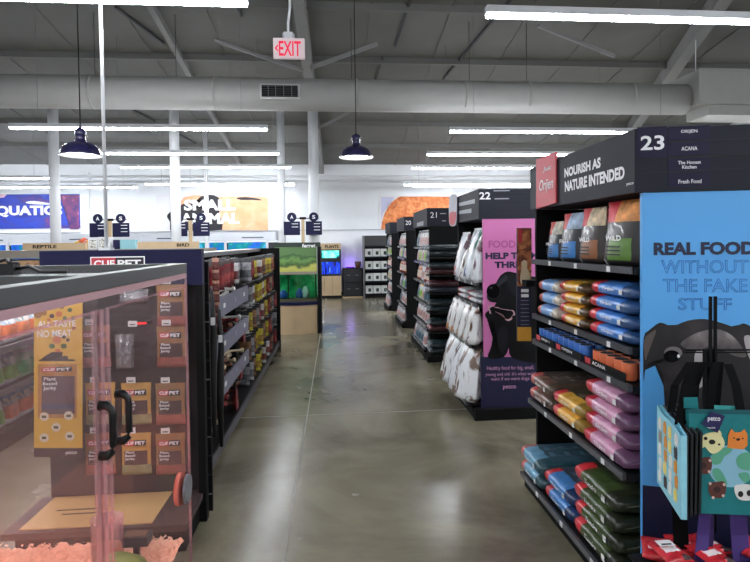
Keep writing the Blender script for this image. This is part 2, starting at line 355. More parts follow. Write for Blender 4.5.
# ------------------------------------------------------------------ exit sign
pl = Plane(-.562,5.5,1,0)
t = thing('exit_sign', 'white hanging EXIT sign with red letters and a left arrow', 'exit sign', (-.42,5.54,3.35))
z0 = atY(288,58,5.5).z; z1 = atY(288,38,5.5).z
MB().box(-.562,5.501,z0,-.265,5.545,z1,mat('exit_body',(214,196,200),.5,emit=.25)).build('body', t)
RED = mat('exit_red', (225,30,70), .4, emit=.6)
ptext('EXIT', pl, (279,41), (279,56), (301,56), .002, RED, t, bold=.02)
shape('arrow', pl, [(274.5,48),(278,44),(278,46),(276.5,48),(278,50),(278,52)], .002, RED, t)
MB().prism([(-.46,5.50),(-.38,5.50),(-.36,5.56),(-.48,5.56)], z1, z1+.06, CAS).build('canopy', t)
MB().tube([(-.42,5.53,z1+.06),(-.42,5.53,z1+.15),(-.40,5.53,z1+.3),(-.37,5.53,roofz(5.5)-.31)], .012, WHITE, 8).build('stem', t)
# ------------------------------------------------------------------ wall posters
wp = Plane(0,YB-.035,1,0)
def poster(label, x0, y0, x1, y1, m):
    a = wp.P(x0,y1); b = wp.P(x1,y0); c = wp.W((a[0]+b[0])/2, a[1])
    t = thing('wall_poster', label, 'poster', c)
    MB().box(a[0],YB-.034,a[1],b[0],YB-.002,b[1],m).build('board', t)
    return t
AQ = ramp_mat('aquatics_print', [(.25,(28,30,120)),(.45,(40,70,190)),(.6,(60,60,150)),(.75,(120,60,130))], 1.3, 4, .5, 1.2, stretch=(1,1,2.5))
t = poster('large blue and purple underwater wall poster lettered AQUATICS', -75, 194, 79.5, 229.5, AQ)
ptext('AQUATICS', wp, (-16,205.5), (-16,217), (62.5,217), .003, WPRINT, t, bold=.045)
shape('white_fish', wp, [(26,202),(34,201),(48,203),(52,204.5),(40,204.5),(28,203.5)], .002, WPRINT, t, smooth=3)
shape('pale_coral', wp, [(-10,194),(7,194.3),(4,197.5),(-10,199)], .002, mat('coral',(225,190,205),.6), t)
shape('violet_haze', wp, [(60,195),(79,195),(79,229),(70,229),(66,212)], .0015, ramp_mat('violet_print',[(.3,(60,40,110)),(.6,(130,60,110)),(.7,(180,120,160))],4,3,.5), t)
FUR = ramp_mat('orange_fur', [(.3,(226,158,114)),(.55,(236,176,136)),(.75,(240,190,154))], 3, 6, .6, .5)
t = poster('white wall poster of an orange furry animal lettered SMALL ANIMAL', 157, 194, 268.5, 231, mat('poster_white',(232,230,235),.6))
shape('fur_back', wp, [(177,206),(184,197),(195,195),(210,197),(228,196.5),(245,196),(264,197),(268,198),(268,230.5),(222,230),(190,229),(180,220)], .002, FUR, t)
BKP = mat('print_black', (32,28,36), .6)
shape('dark_fur', wp, [(181,230),(178,222),(179,208),(186,203),(199,204),(201,196.5),(210,194.8),(218,197),(221,205),(219,214),(222,230)], .003, BKP, t, smooth=2)
shape('dark_ear', wp, [(167,217),(169,213),(176,209),(177,217),(174,219),(173,230),(170,230),(170,222)], .003, BKP, t, smooth=2)
shape('fur_stripe', wp, [(236,198),(245,197),(258,198.5),(262,200.5),(252,200),(241,200)], .003, BKP, t, smooth=2)
ptext('SMALL', wp, (184,199.5), (184,210.5), (235.5,210.5), .004, WPRINT, t, bold=.045)
ptext('ANIMAL', wp, (180.5,213), (180.5,224), (239.5,224), .004, WPRINT, t, bold=.045)
t = poster('white wall poster of a round orange scaly shape above the far shelves', 379, 195, 462, 231, mat('poster_white',(232,230,235),.6))
SC = ramp_mat('orange_scales', [(.3,(190,95,50)),(.5,(228,130,70)),(.68,(240,160,100))], 5, 6, .6, 1.5)
shape('scaly_shape', wp, [(381,229.5),(382,222),(384,215),(388,207),(392,202),(397,198),(400,196.5),(430,196.5),(461,197),(461,229.5),(420,229.5)], .002, SC, t)
shape('pink_patch', wp, [(381,197),(395,197),(388,204),(383,213),(381,220)], .002, mat('lilac_print',(205,205,232),.6), t)

# ------------------------------------------------------------------ hanging sign posts beyond the left shelves
def zy(py, Y, px=300): return atY(px,py,Y).z
def sign_post(x, Y, label):
    t = thing('aisle_sign_post', label, 'sign', (x,Y,0), group='navy sign posts')
    MB().box(x-.03,Y-.03,.02,x+.03,Y+.03,zy(221,Y,120),BEIGE).build('post', t)
    MB().box(x-.2,Y-.2,0,x+.2,Y+.2,.02,DARK).build('base', t)
    MB().box(x-.06,Y-.025,zy(221,Y,120)+.002,x+.06,Y+.025,zy(218.5,Y,120),PANELB).build('clamp', t)
    MB().box(x-.30,Y+.012,zy(218.5,Y,120)-.03,x+.30,Y+.025,zy(218.5,Y,120)-.015,DARK).build('cross_bar', t)
    pl = Plane(x,Y,1,0)
    za, zb, zc = zy(231,Y,120), zy(223,Y,120), zy(237,Y,120)
    for s in (-1,1):
        cx = .21*s
        zz = zc
        p = shape('panel', pl, [(cx-.155,zb),(cx+.155,zb),(cx+.155,zz),(cx-.155,zz)], .03, NAVY, t, px=False, th=.01)
        c = shape('round_sign', pl, [(cx+.09*math.cos(a*PI/12), zy(218.5,Y,120)+.09*math.sin(a*PI/12)) for a in range(24)], .03, NAVY, t, px=False, th=.01)
        lettering('A' if s < 0 else 'S', pl, cx-.03, zy(218.5,Y,120)-.035, cx+.03, zy(218.5,Y,120)+.035, .031, WPRINT, c, bold=.02)
        for i in range(2 if s < 0 else 3):
            zt = zb-.04-i*.06
            if zt-.012 > zz: shape('text_line', pl, [(cx-.0,zt),(cx+.12,zt),(cx+.12,zt-.012),(cx-.0,zt-.012)], .0315, WPRINT, p, px=False)
    return t
sign_post(atY(110,228,11.2).x, 11.2, 'navy aisle sign post with two round signs, left of the wall letters')
sign_post(atY(190.5,228,11.2).x, 11.2, 'navy aisle sign post standing in front of the orange animal poster')
sign_post(atY(303,228,11.0).x, 11.0, 'navy aisle sign post between the two white columns beside the aisle')

# ------------------------------------------------------------------ far left: aquarium wall with white fascia
BW = mat('fascia_white', (205,210,218), .5)
a = atY(-40,232,14.8); e = atY(276,243,14.8)
t = thing('aquarium_wall_unit', 'long low unit of fish tanks with a white fascia under the wall posters', 'aquarium unit', ((a.x+e.x)/2,15.2,0))
MB().box(a.x,14.9,0,e.x,15.9,zy(242,14.8),mat('unit_dark',(50,52,60),.6)).build('body', t)
MB().box(a.x,14.8,zy(241,14.8,200),e.x,15.9,zy(233,14.8,200),BW).build('fascia', t)
TANK = ramp_mat('tank_water', [(.3,(10,30,90)),(.5,(20,90,190)),(.62,(10,120,120)),(.75,(70,170,220))], 2.2, 3, .2, .5, emit=.5)
x = a.x+.1; i = 0
while x+1.0 < e.x:
    MB().box(x,14.84,zy(257,14.8),x+.95,14.898,zy(241.5,14.8),TANK).build('fish_tank', t)
    if i%2 == 0: MB().box(x+.35,14.793,zy(237.6,14.8),x+.9,14.799,zy(236.4,14.8),mat('tiny_print',(90,95,110),.6)).build('fascia_print', t)
    MB().box(x+.96,14.79,zy(257,14.8),x+1.02,14.839,zy(233,14.8),BW).build('divider', t)
    x += 1.06; i += 1
# reptile and bird fixture
Yr = 9.0
def fixture(name, label, px0, px1, text, tx0, tx1, Y, sgx0, sgx1):
    x0 = atY(px0,250,Y).x; x1 = atY(px1,250,Y).x
    t = thing(name, label, 'store fixture', ((x0+x1)/2,Y+.3,0))
    MB().box(x0,Y+.05,0,x1,Y+.6,1.40,mat('fixture_body',(58,54,54),.6)).build('body', t)
    MB().box(x0-.05,Y,1.42,x1+.05,Y+.65,zy(249.5,Y,100),mat('ledge_grey',(140,132,122),.5)).build('ledge', t)
    MB().box(x0+.05,Y+.015,1.0,x1-.05,Y+.049,1.39,ramp_mat('shelf_stock',[(.35,(60,40,30)),(.5,(190,150,110)),(.62,(90,60,50))],5,2,.6)).build('stock_front', t)
    s0 = atY(sgx0,250,Y).x; s1 = atY(sgx1,250,Y).x; zt = zy(242.5,Y,100)
    MB().box(s0,Y+.02,zy(249.3,Y,100),s1,Y+.10,zt,BEIGE).build('sign_board', t)
    pl = Plane(0,Y+.019,1,0)
    lettering(text, pl, atY(tx0,246,Y).x, zy(247.6,Y,100), atY(tx1,246,Y).x, zy(244.3,Y,100), .002, PANELB, t, bold=.03)
    return t
fixture('reptile_fixture', 'dark fixture with a beige REPTILE sign board at far left', -30, 112, 'REPTILE', 32, 56, Yr, 22, 85)
fixture('bird_fixture', 'dark fixture with a beige BIRD sign board behind the treat endcap', 122, 205, 'BIRD', 176.5, 189, Yr+.1, 137, 198)
# small goods standing on the ledge
zl = zy(249.5,Yr,100)+.001
def carton(x0, x1, zt, m, label, m2=None, Y=Yr+.3, cat='box', name='carton'):
    t = thing(name, label, cat, ((x0+x1)/2,Y,zl), group='goods on the far left ledge')
    MB().box(x0,Y,zl,x1,Y+.15,zt,m).build('box_body', t)
    if m2: MB().box(x0+.02,Y-.003,zl+.02,x1-.02,Y-.0005,zt-.03,m2).build('printed_front', t)
SP = ramp_mat('spotted_print', [(.45,(225,225,220)),(.5,(30,30,30)),(.56,(230,230,225))], 22, 1, .6)
X_ = lambda px: atY(px,240,Yr+.3).x
carton(X_(88), X_(97), zy(238,Yr+.3,100), WHITE, 'white spotted carton on the far ledge, left of its twin', SP)
carton(X_(98), X_(110), zy(237,Yr+.3,100), WHITE, 'white spotted carton on the far ledge, right of its twin', SP)
carton(X_(113), X_(119), zy(240,Yr+.3,100), NAVY, 'small navy carton on the far ledge under the round S sign')
carton(X_(120), X_(135), zy(240,Yr+.3,100), mat('aqua_box',(140,190,200),.5), 'pale aqua carton on the far ledge left of the BIRD board')
b_ = MB()
for i in range(9):
    x = X_(70)+i*(X_(106)-X_(70))/9; b_.tube([(x,Yr+.52,zl),(x+.02,Yr+.5,zl+.10+.04*math.sin(i*2.3)),(x+.09,Yr+.5,zl+.15+.03*math.sin(i*1.3))], [.04,.045,.02], mat('fabric_orange' if i%3 else 'fabric_yellow', (215,100,70) if i%3 else (225,180,80), .7), 8)
solid('toy_bundle', 'bundle of orange and yellow fabric toys lying on the far ledge', 'toys', b_)

# ------------------------------------------------------------------ far end of the aisle
Yp = 16.35
x0 = atY(320,260,Yp).x; x1 = atY(341,260,Yp).x
t = thing('plant_tank_stand', 'beige stand with two glowing tanks headed PLANTS at the end of the aisle', 'display stand', ((x0+x1)/2,Yp+.2,0))
MB().box(x0,Yp,.08,x1,Yp+.5,zy(276,Yp,330),BEIGE).build('cabinet', t)
MB().box(x0+.01,Yp+.03,0,x1-.01,Yp+.48,.079,PANELB).build('plinth', t)
MB().box(x0,Yp+.02,zy(276,Yp,330),x1,Yp+.5,zy(249.5,Yp,330),mat('tank_frame',(20,24,34),.4)).build('tank_frame', t)
MB().box(x0,Yp,zy(249.4,Yp,330),x1,Yp+.5,zy(243.4,Yp,330),BEIGE).build('header', t)
MB().box(x0+.05,Yp+.008,zy(258,Yp,330),x1-.05,Yp+.019,zy(250.5,Yp,330),ramp_mat('plant_tank',[(.4,(10,40,60)),(.52,(60,200,190)),(.65,(160,240,220))],4,2,.2,emit=1.0)).build('upper_tank', t)
MB().box(x0+.03,Yp+.008,zy(274,Yp,330),x1-.03,Yp+.019,zy(262,Yp,330),ramp_mat('blue_tank',[(.35,(8,10,60)),(.5,(20,60,220)),(.62,(20,30,120)),(.75,(80,150,240))],6,1,.2,stretch=(3,1,.4),emit=1.0)).build('lower_tank', t)
for q, s in ((x0+.12,1),(x0+.34,2)): 
    MB().box(q-.0,Yp-.008,.12,q+.005,Yp-.001,zy(277,Yp,330),PANELB).build('door_gap', t)
pl = Plane(0,Yp-.001,1,0); lettering('PLANTS', pl, atY(325,246,Yp).x, zy(248.2,Yp,330), atY(338.5,246,Yp).x, zy(245,Yp,330), .003, PANELB, t, bold=.03)
x0 = atY(342,260,Yp).x; x1 = atY(363,260,Yp).x; zt = zy(268.5,Yp,350)
t = thing('storage_cabinet', 'black cabinet against the back wall at the end of the aisle', 'cabinet', ((x0+x1)/2,Yp+.2,0))
MB().box(x0+.01,Yp+.02,.04,x1-.01,Yp+.5,zt,PANELB).build('body', t)
MB().box(x0,Yp,0,x1,Yp+.5,.039,BEIGE).build('plinth', t)
for i in range(2):
    dd = MB().box(x0+.03,Yp+.0,.06+i*(zt-.06)/2,x1-.03,Yp+.019,(zt-.06)/2+.04+i*(zt-.06)/2,mat('cab_door',(30,31,36),.35)).build('drawer', t)
    for s in (.3,.7): MB().box(x0+(x1-x0)*s-.05,Yp-.014,(zt-.06)*(.32+i*.5),x0+(x1-x0)*s+.05,Yp-.001,(zt-.06)*(.32+i*.5)+.015,GREY).build('handle', dd)
xm = atY(358,264,Yp+.2).x
t = thing('plant_pot', 'brown pot standing on the black cabinet at the back wall', 'pot', (xm,Yp+.25,zt+.001))
MB().lathe([(0,zt+.001),(.07,zt+.001),(.10,zt+.19),(.085,zt+.19),(.06,zt+.1),(0,zt+.09)], xm, Yp+.25, mat('pot_brown',(110,80,60),.6), 16).build('pot_wall', t)
MB().lathe([(0,zt+.16),(.08,zt+.16),(0,zt+.165)], xm, Yp+.25, mat('soil',(50,36,28),.9), 16).build('soil', t)
xm = atY(350,266,Yp+.4).x
t = thing('grow_light', 'purple glowing strip lamp standing on the black cabinet', 'lamp', (xm,Yp+.35,zt+.001))
MB().box(xm-.12,Yp+.32,zt+.001,xm+.12,Yp+.40,zt+.03,PANELB).build('base', t)
MB().box(xm-.10,Yp+.34,zt+.031,xm+.10,Yp+.38,zt+.05,emis('purple_tube',(120,70,255),5)).build('tube', t)
l = bpy.data.lights.new('purple_light','POINT'); l.energy = 3; l.color = (.35,.2,1); l.shadow_soft_size = .1
lo = bpy.data.objects.new('purple_light', l); C.objects.link(lo); lo.parent = t; lo.location = (0,.05,.12)
# wall shelf with white cartons
x0 = atY(363,240,16.2).x; x1 = 3.2; zt = zy(235.5,16.2,380)
t = thing('wall_shelf_unit', 'dark shelving unit of white cartons against the back wall', 'shelf unit', ((x0+x1)/2,16.5,0))
MB().box(x0,16.72,0,x1,16.8,zt,DARK).build('back_panel', t)
MB().box(x0,16.2,0,x0+.04,16.719,zt,GREY).build('side_panel', t)
MB().box(x0+.041,16.2,0,x1,16.719,.12,PANELB).build('base', t)
MB().box(x0+.041,16.19,zy(246,16.2,380),x1,16.4,zt,mat('sh_head',(52,52,54),.6)).build('header', t)
zs = [zy(q,16.2,380) for q in (295.5,281,269,256.5)]
for z in zs[1:]: MB().box(x0+.041,16.25,z-.04,x1,16.719,z,DARK).build('shelf', t)
BXW = mat('carton_white', (215,218,216), .6)
def mk_wc():
    t = thing('white_carton', '', 'box', (0,0,0), group='white cartons on the back wall shelves')
    MB().box(-.105,0,0,.105,.2,.22,BXW).build('box_body', t)
    MB().box(-.03,-.004,.05,.05,-.0005,.15,mat('carton_mark',(50,60,60),.6)).build('printed_mark', t); return t
wc = Proto(mk_wc)
for r, z in enumerate([.121]+zs[1:]):
    for c in range(5):
        wc.put((x0+.17+c*.23,16.3,z+.001),(0,0,0),'white carton, %s from the left on the %s shelf at the back wall' % (ORD[c], ['bottom','second-lowest','third-lowest','top'][r]))

# ------------------------------------------------------------------ ferret unit
Yf = 10.05
x0 = atY(275,290,Yf).x; x1 = atY(317,290,Yf).x; xw = atY(321,290,Yf).x
t = thing('ferret_display', 'ferret habitat with a grassy picture header, green tank and curved beige base', 'display', ((x0+x1)/2,Yf+.3,0))
zb = zy(305,Yf); zt1 = zy(302,Yf); zt2 = zy(274.5,Yf); zh = zy(247,Yf); ztp = zy(242.5,Yf)
arc = [(x0+(x1-x0)*i/12, Yf+.02-.10*math.sin(PI*i/12)) for i in range(13)]
MB().prism(arc+[(x1,Yf+.75),(x0,Yf+.75)], 0, zb, BEIGE).build('base_cabinet', t)
arc2 = [(x+(-.01 if i==0 else .01 if i==12 else 0), y-.015) for i,(x,y) in enumerate(arc)]
MB().prism(arc2+[(x1+.01,Yf+.75),(x0-.01,Yf+.75)], zb+.001, zt1, NAVY).build('navy_band', t)
MB().box(x0,Yf+.08,zt1+.001,x1,Yf+.75,zt1+.05,mat('substrate',(110,95,75),.8)).build('substrate', t)
GT = ramp_mat('tank_green', [(.3,(10,60,40)),(.5,(30,130,80)),(.65,(60,170,110)),(.8,(120,200,160))], 3, 4, .15, .5, emit=.25)
MB().box(x0,Yf+.3,zt1+.051,x1,Yf+.34,zt2,GT).build('tank_backdrop', t)
MB().box(x0+.01,Yf+.04,zt1+.051,x1-.01,Yf+.05,zt2,glass_mat('tank_glass',(225,245,235),.06)).build('tank_glass', t)
for q in (x0+.01,x0+.22,x1-.03): MB().box(q,Yf+.02,zt1+.051,q+.02,Yf+.039,zt2,PANELB).build('tank_frame', t)
for q, z, m in ((x0+.13,.16,mat('blue_toy',(40,90,190),.5)),(x0+.42,.18,mat('blue_toy',(40,90,190),.5)),(x0+.52,.22,WHITE)):
    MB().lathe([(0,zt1+.051),(.07,zt1+.06),(.075,zt1+.05+z*.5),(.03,zt1+.04+z),(0,zt1+.05+z)], q, Yf+.2, m, 12).build('habitat_toy', t)
MB().box(x0,Yf+.02,zt2+.001,x1,Yf+.1,zt2+.05,mat('stone_trim',(150,145,130),.6)).build('sill', t)
m = bpy.data.materials.new('meadow_print'); m.use_nodes = True; nt = m.node_tree; b = nt.nodes['Principled BSDF']
tc = nt.nodes.new('ShaderNodeTexCoord'); sp = nt.nodes.new('ShaderNodeSeparateXYZ'); nz = nt.nodes.new('ShaderNodeTexNoise'); nz.inputs['Scale'].default_value = 6
mr = nt.nodes.new('ShaderNodeMapRange'); mr.inputs['From Min'].default_value = zt2; mr.inputs['From Max'].default_value = zh
ad = nt.nodes.new('ShaderNodeMath'); ad.operation = 'MULTIPLY_ADD'; ad.inputs[1].default_value = .5; rp = nt.nodes.new('ShaderNodeValToRGB')
nt.links.new(tc.outputs['Object'], sp.inputs[0]); nt.links.new(tc.outputs['Object'], nz.inputs['Vector']); nt.links.new(sp.outputs['Z'], mr.inputs['Value'])
nt.links.new(nz.outputs['Fac'], ad.inputs[0]); nt.links.new(mr.outputs[0], ad.inputs[2]); nt.links.new(ad.outputs[0], rp.inputs['Fac'])
e_ = rp.color_ramp.elements; e_[0].position = .15; e_[0].color = lin((170,170,80)); e_[1].position = 1.0; e_[1].color = lin((90,125,75))
for p, c in ((.5,(190,190,95)),(.62,(60,90,45)),(.78,(110,150,80)),(.9,(60,95,55))): q = e_.new(p); q.color = lin(c)
nt.links.new(rp.outputs['Color'], b.inputs['Base Color']); nt.links.new(rp.outputs['Color'], b.inputs['Emission Color']); b.inputs['Emission Strength'].default_value = .15
MB().box(x0,Yf+.03,zt2+.051,x1,Yf+.07,zh,m).build('picture_header', t)
MB().box(x0-.03,Yf+.02,zh+.001,xw,Yf+.12,ztp,mat('header_green',(40,55,45),.5)).build('header_top', t)
MB().box(x1+.015,Yf-.02,.0,xw,Yf+.75,zh,PANELB).build('side_post', t)
pl = Plane(0,Yf+.018,1,0); lettering('ferret', pl, atY(302,245,Yf).x, zy(247.6,Yf), atY(315.5,245,Yf).x, zy(243.8,Yf), .012, WPRINT, t, bold=.03)

# ------------------------------------------------------------------ product makers
def pouch_bm(w_, h_, t_, fn, mats, seed=0, wr=.0, lean=0):
    """upright pillow pouch, front faces -Y, base at z=0; fn(u,v,front)->material index"""
    rnd = random.Random(seed); nu, nv = 10, 12; b = MB(); vs = []; 
    def P(u, v, sgn):
        prof = (1-abs(2*u-1)**2.6)**.5 * (min(1,(v+.02)/.08))**.5 * max(0,(1-v**2.2))**.75
        x = (u-.5)*w_*(1-.05*math.sin(PI*v))
        y = sgn*t_/2*prof + (rnd.uniform(-wr,wr) if wr and 0<u<1 and 0<v<1 else 0) + lean*v*h_
        return (x, y, v*h_)
    for sgn in (-1,1):
        g = [[P(i/nu, j/nv, sgn) for i in range(nu+1)] for j in range(nv+1)]
        base = len(vs); vs += [p for row in g for p in row]
    N = (nu+1)*(nv+1); fs = []; ms = []
    for s in (0,1):
        for j in range(nv):
            for i in range(nu):
                a = s*N+j*(nu+1)+i; q = (a,a+1,a+nu+2,a+nu+1); fs.append(q if s == 0 else q[::-1]); ms.append(mats[fn((i+.5)/nu,(j+.5)/nv,s==0)])
    for i in range(nu): fs.append((i+1,i,N+i,N+i+1)); ms.append(mats[fn(.5,0,False)])
    b.add(vs, fs, ms, True); return b
def mk_pouch(name, cat, w_, h_, t_, fn, mats, seed=0, wr=.0, label_m=None, lean=0, lab=(.2,.8,.2,.45)):
    def make():
        o = pouch_bm(w_,h_,t_,fn,mats,seed,wr,lean).build(name); tag(o, cat=cat)
        return o
    return make
def lying_bm(L, W, T, mats, cap=.20, tail=.06, seed=1):
    """bag lying flat: L along Y, W along X (spine at -X), T thick; origin at the bottom middle of the spine.
    mats = spine, red cap (far end), end fold (near end), top print"""
    rnd = random.Random(seed); ny, na = 14, 20; b = MB(); vs = []; fs = []; ms = []
    for j in range(ny+1):
        y = j/ny; k = (1-abs(2*y-1)**7)**.5 if 0 < y < 1 else 0
        k = .72+.28*k if 0 < j < ny else .62
        yy = (y-.5)*L*(1 if 0<j<ny else 1.0)
        for a in range(na):
            th = 2*PI*a/na; cx, cz = math.cos(th), math.sin(th)
            ex = math.copysign(abs(cx)**.35, cx); ez = math.copysign(abs(cz)**.60, cz)
            kk = .90+.10*k
            sag = .004*math.sin(7*y*PI+seed)*T/.08
            vs.append((W/2+ex*W/2*kk, yy, T/2+ez*T/2*k*(1+rnd.uniform(-.03,.03))+sag*(cz>0)))
    for j in range(ny):
        for a in range(na):
            fs.append((j*na+a, j*na+(a+1)%na, (j+1)*na+(a+1)%na, (j+1)*na+a))
            th = 2*PI*(a+.5)/na; side = math.cos(th) < -.5; y = (j+.5)/ny
            if side or math.cos(th) < -.2: mm = 1 if y > 1-cap else (2 if y < .12+tail else 0)
            else: mm = 3
            if y < .07: mm = 2
            ms.append(mats[mm])
    fs.append(tuple(range(na))); ms.append(mats[2]); fs.append(tuple(range(ny*na+na-1, ny*na-1, -1))); ms.append(mats[1])
    b.add(vs, fs, ms, True); return b
def foldstrip(L, W, T, m):     # the folded flap on the near end of a bag
    b = MB(); b.tube([(W*.10,-L/2-.004,T*.5),(W*.28,-L/2-.012,T*.66),(W*.5,-L/2-.010,T*.5),(W*.72,-L/2-.012,T*.36),(W*.92,-L/2-.004,T*.5)], [.003,.006,.007,.006,.003], m, 6); return b
def bagproto(name, L, W, T, cols, text=None, tcol=None, seed=1, rough=.33):
    sp_, cp_, en_, tp_ = [mat('%s_%s'%(name,q), c, rough, noise=.12, scale=30, coat=.2, bump=.25) for q, c in zip(('spine','cap','fold','top'), cols)]
    def make():
        t = thing('kibble_bag', '', 'pet food bag')
        lying_bm(L,W,T,[sp_,cp_,en_,tp_],seed=seed).build('bag_body', t)
        foldstrip(L,W,T,en_).build('end_fold', t)
        pl = Plane(-.001,0,0,-1)      # faces -X
        if text: lettering(text, pl, -L*.16, T*.40, L*.12, T*.66, W*.0+.004, tcol or WPRINT, t, bold=.01, shear=.2)
        shape('spine_mark', pl, [(L*.24,T*.3),(L*.31,T*.3),(L*.31,T*.62),(L*.24,T*.62)], .004, TAG, t, px=False)
        # pale pattern bars on the top print
        b = MB()
        for i in range(4): b.box(W*(.22+.17*i), -L*.22, T*.985, W*(.27+.17*i), L*.2, T*1.005, tp2(name, cols[3]))
        b.build('top_print', t)
        return t
    return Proto(make)
def tp2(name, c): return mat(name+'_bars', tuple(min(255,int(v*1.25+22)) for v in c), .5)
# ------------------------------------------------------------------ right-hand endcaps
def endcap(num, X, Y0, Y1, tan, label, shelf_z, depth=.9, zhead=(1.80,2.068), fronts=None, panelm=None, split=None, Xb=None, blank=False):
    t = thing('gondola_endcap', label, 'shelf unit', (X+.4,(Y0+Y1)/2,0), group='endcap shelf units on the right')
    Xb = Xb or X+.52
    MB().box(Xb,Y0+.03,0,Xb+.05,Y1-.03,zhead[0]-.002,PANELB).build('back_panel', t)
    MB().prism([(X-.06 if X<2 else X,Y0+.03),(Xb-.001,Y0+.03),(Xb-.001,Y1-.03),(X-.06,Y1-.03)],0.005,.09,PANELB).build('base', t)
    MB().box(X+.03,Y1-.025,0,X+depth,Y1,zhead[0]-.002,PANELB).build('far_side_panel', t)
    p = MB().prism([(X+.035,Y0),(X+depth,Y0-(depth-.035)*tan),(X+depth,Y0-(depth-.035)*tan+.02),(X+.035,Y0+.02)], 0 if split is None else 0, zhead[0]-.002, panelm or PANELB).build('side_panel', t)
    for i, (z, xf) in enumerate(shelf_z):
        s = MB().box(xf+.02,Y0+.03,z-.03,Xb-.001,Y1-.03,z,BLACK).build('shelf', t)
        MB().box(xf,Y0+.04,z-.026,xf+.018,Y1-.03,z+.004,RAIL).build('price_rail', s)
        n = 3
        for k in range(n):
            y = Y0+.22+k*(Y1-Y0-.2)/n
            MB().box(xf-.003,y-.016,z-.025,xf-.0005,y+.016,z+.001,TAG).build('price_tag', s)
    h = MB().prism([(X,Y1),(X,Y0),(X+depth,Y0-depth*tan),(X+depth,Y1)], zhead[0], zhead[1], DARK).build('header', t)
    side = Plane(X,Y0,0,-1); near = Plane(X,Y0,1,-tan)
    return t, h, side, near
S23 = [(.10,1.18),(.575,1.235),(.96,1.265),(1.125,1.265),(1.476,1.265)]
e23, h23, side, near = endcap(23, 1.27, 2.29, 3.57, .26, 'nearest right endcap unit headed NOURISH AS NATURE INTENDED with a blue REAL FOOD side', S23,
    panelm=mat('blue_board',(88,170,238),.45))
LW = mat('letter_white',(232,232,236),.5)
ptext('NOURISH AS', side, (564.8,167), (564.8,176.2), (601,169.3), .002, LW, h23, bold=.045)
ptext('NATURE INTENDED', side, (565.2,181), (565.2,191.5), (625,179.5), .002, LW, h23, bold=.045)
ptext('petco', side, (627,183), (627,186.3), (634,185), .002, LW, h23, bold=.01)
TILE = mat('sign_tile', (32,28,56), .6, spec=.25)
for (a,b_,c,d_) in ((637,127.5,667,159),(668,127,710,140.5),(668,142,710,156),(668,158,710,172),(668,174,710,187.5)):
    dy = -.048; q = shape('sign_tile', near, [(a,b_),(c,b_+dy*(c-a)),(c,d_+dy*(c-a)),(a,d_)], .002, TILE, h23)
LN = mat('sign_gap', (14,14,18), .6)
for y0_, x0_ in ((142,668),(157.5,668),(173,637),(159.5,637)):
    shape('sign_groove', near, [(x0_,y0_),(750,y0_-.05*(750-x0_)),(750,y0_-.05*(750-x0_)+.8),(x0_,y0_+.8)], .0025, LN, h23)
ptext('23', near, (640.3,136.5), (640.3,151), (664,149.5), .005, LW, h23, bold=.02)
ptext('ORIJEN', near, (680.5,130.2), (680.5,134.2), (697,133.4), .005, LW, h23, bold=.015)
ptext('ACANA', near, (681,147), (681,151), (697,150.2), .005, LW, h23, bold=.015)
ptext('The Honest\nKitchen', near, (677.5,161.2), (677.5,169.2), (700.5,168.4), .005, LW, h23, bold=.015)
ptext('Fresh Food', near, (678,180), (678,184), (701,183), .005, LW, h23, bold=.015)
# blue board print
pn = Plane(1.305,2.29,1,-.26)
sp23 = [c for c in children(e23) if c.name.startswith('side_panel')][0]
NB = mat('navy_print',(24,28,62),.5); OUT = mat('blue_outline',(44,100,180),.5)
ptext('REAL FOOD', pn, (653.5,243.5), (653.5,256.5), (755,253.5), .002, NB, sp23, bold=.05)
ptext('WITHOUT', pn, (661,261.5), (661,274.8), (748,272), .004, OUT, sp23, outline=.012)
ptext('THE FAKE', pn, (662.5,280.5), (662.5,293.5), (747,290.5), .004, OUT, sp23, outline=.012)
ptext('STUFF', pn, (678,299.5), (678,311.5), (731.5,308.5), .004, OUT, sp23, outline=.014)
shape('navy_zone', pn, [(642.5,485),(790,500),(790,700),(642.5,640)], .0015, mat('navy_zone',(26,28,60),.5), sp23)
DG = ramp_mat('dog_coat', [(.3,(18,16,19)),(.55,(34,30,33)),(.75,(62,55,56))], 5, 5, .7)
shape('dog_picture', pn, [(643.5,338),(650,330),(660,322.5),(672,326),(688,320.5),(705,319),(722,323),(735,327),(742,323.5),(748,325),(758,332),(770,350),(775,420),(765,484),(676,484),(668,440),(664,395),(662.5,375),(656,363),(649,362),(645,370),(643.5,380)], .0025, DG, sp23, smooth=3)
DL = ramp_mat('dog_patch', [(.35,(62,56,58)),(.6,(120,112,112)),(.75,(170,164,164))], 9, 4, .7)
shape('dog_brow', pn, [(680,344),(690,336),(702,331),(716,329),(728,333),(738,342),(746,356),(735,356),(722,350),(712,346),(700,349),(690,350)], .004, DL, sp23, smooth=3)
shape('dog_blaze', pn, [(695,352),(704,350),(706,368),(702,386),(693,387),(694,370)], .0045, mat('dog_white',(175,170,172),.7), sp23, smooth=3)
shape('dog_cheek', pn, [(744,336),(754,338),(760,356),(752,362),(746,350)], .0045, mat('dog_white',(175,170,172),.7), sp23, smooth=3)
shape('dog_ear', pn, [(644,340),(650,333),(656,330),(652,342),(648,352),(645,360)], .004, mat('dog_ear',(92,80,76),.7), sp23, smooth=3)
oval('eye_rim', pn, 673, 352.5, 9, 6, .004, mat('dog_rim',(120,114,114),.7), sp23, smooth=2)
oval('eye_ball', pn, 671.5, 356, 8, 6, .0055, mat('eye_black',(12,12,16),.2), sp23, smooth=2)
oval('eye_glint', pn, 678, 355.8, 1.3, 1.8, .007, WPRINT, sp23)
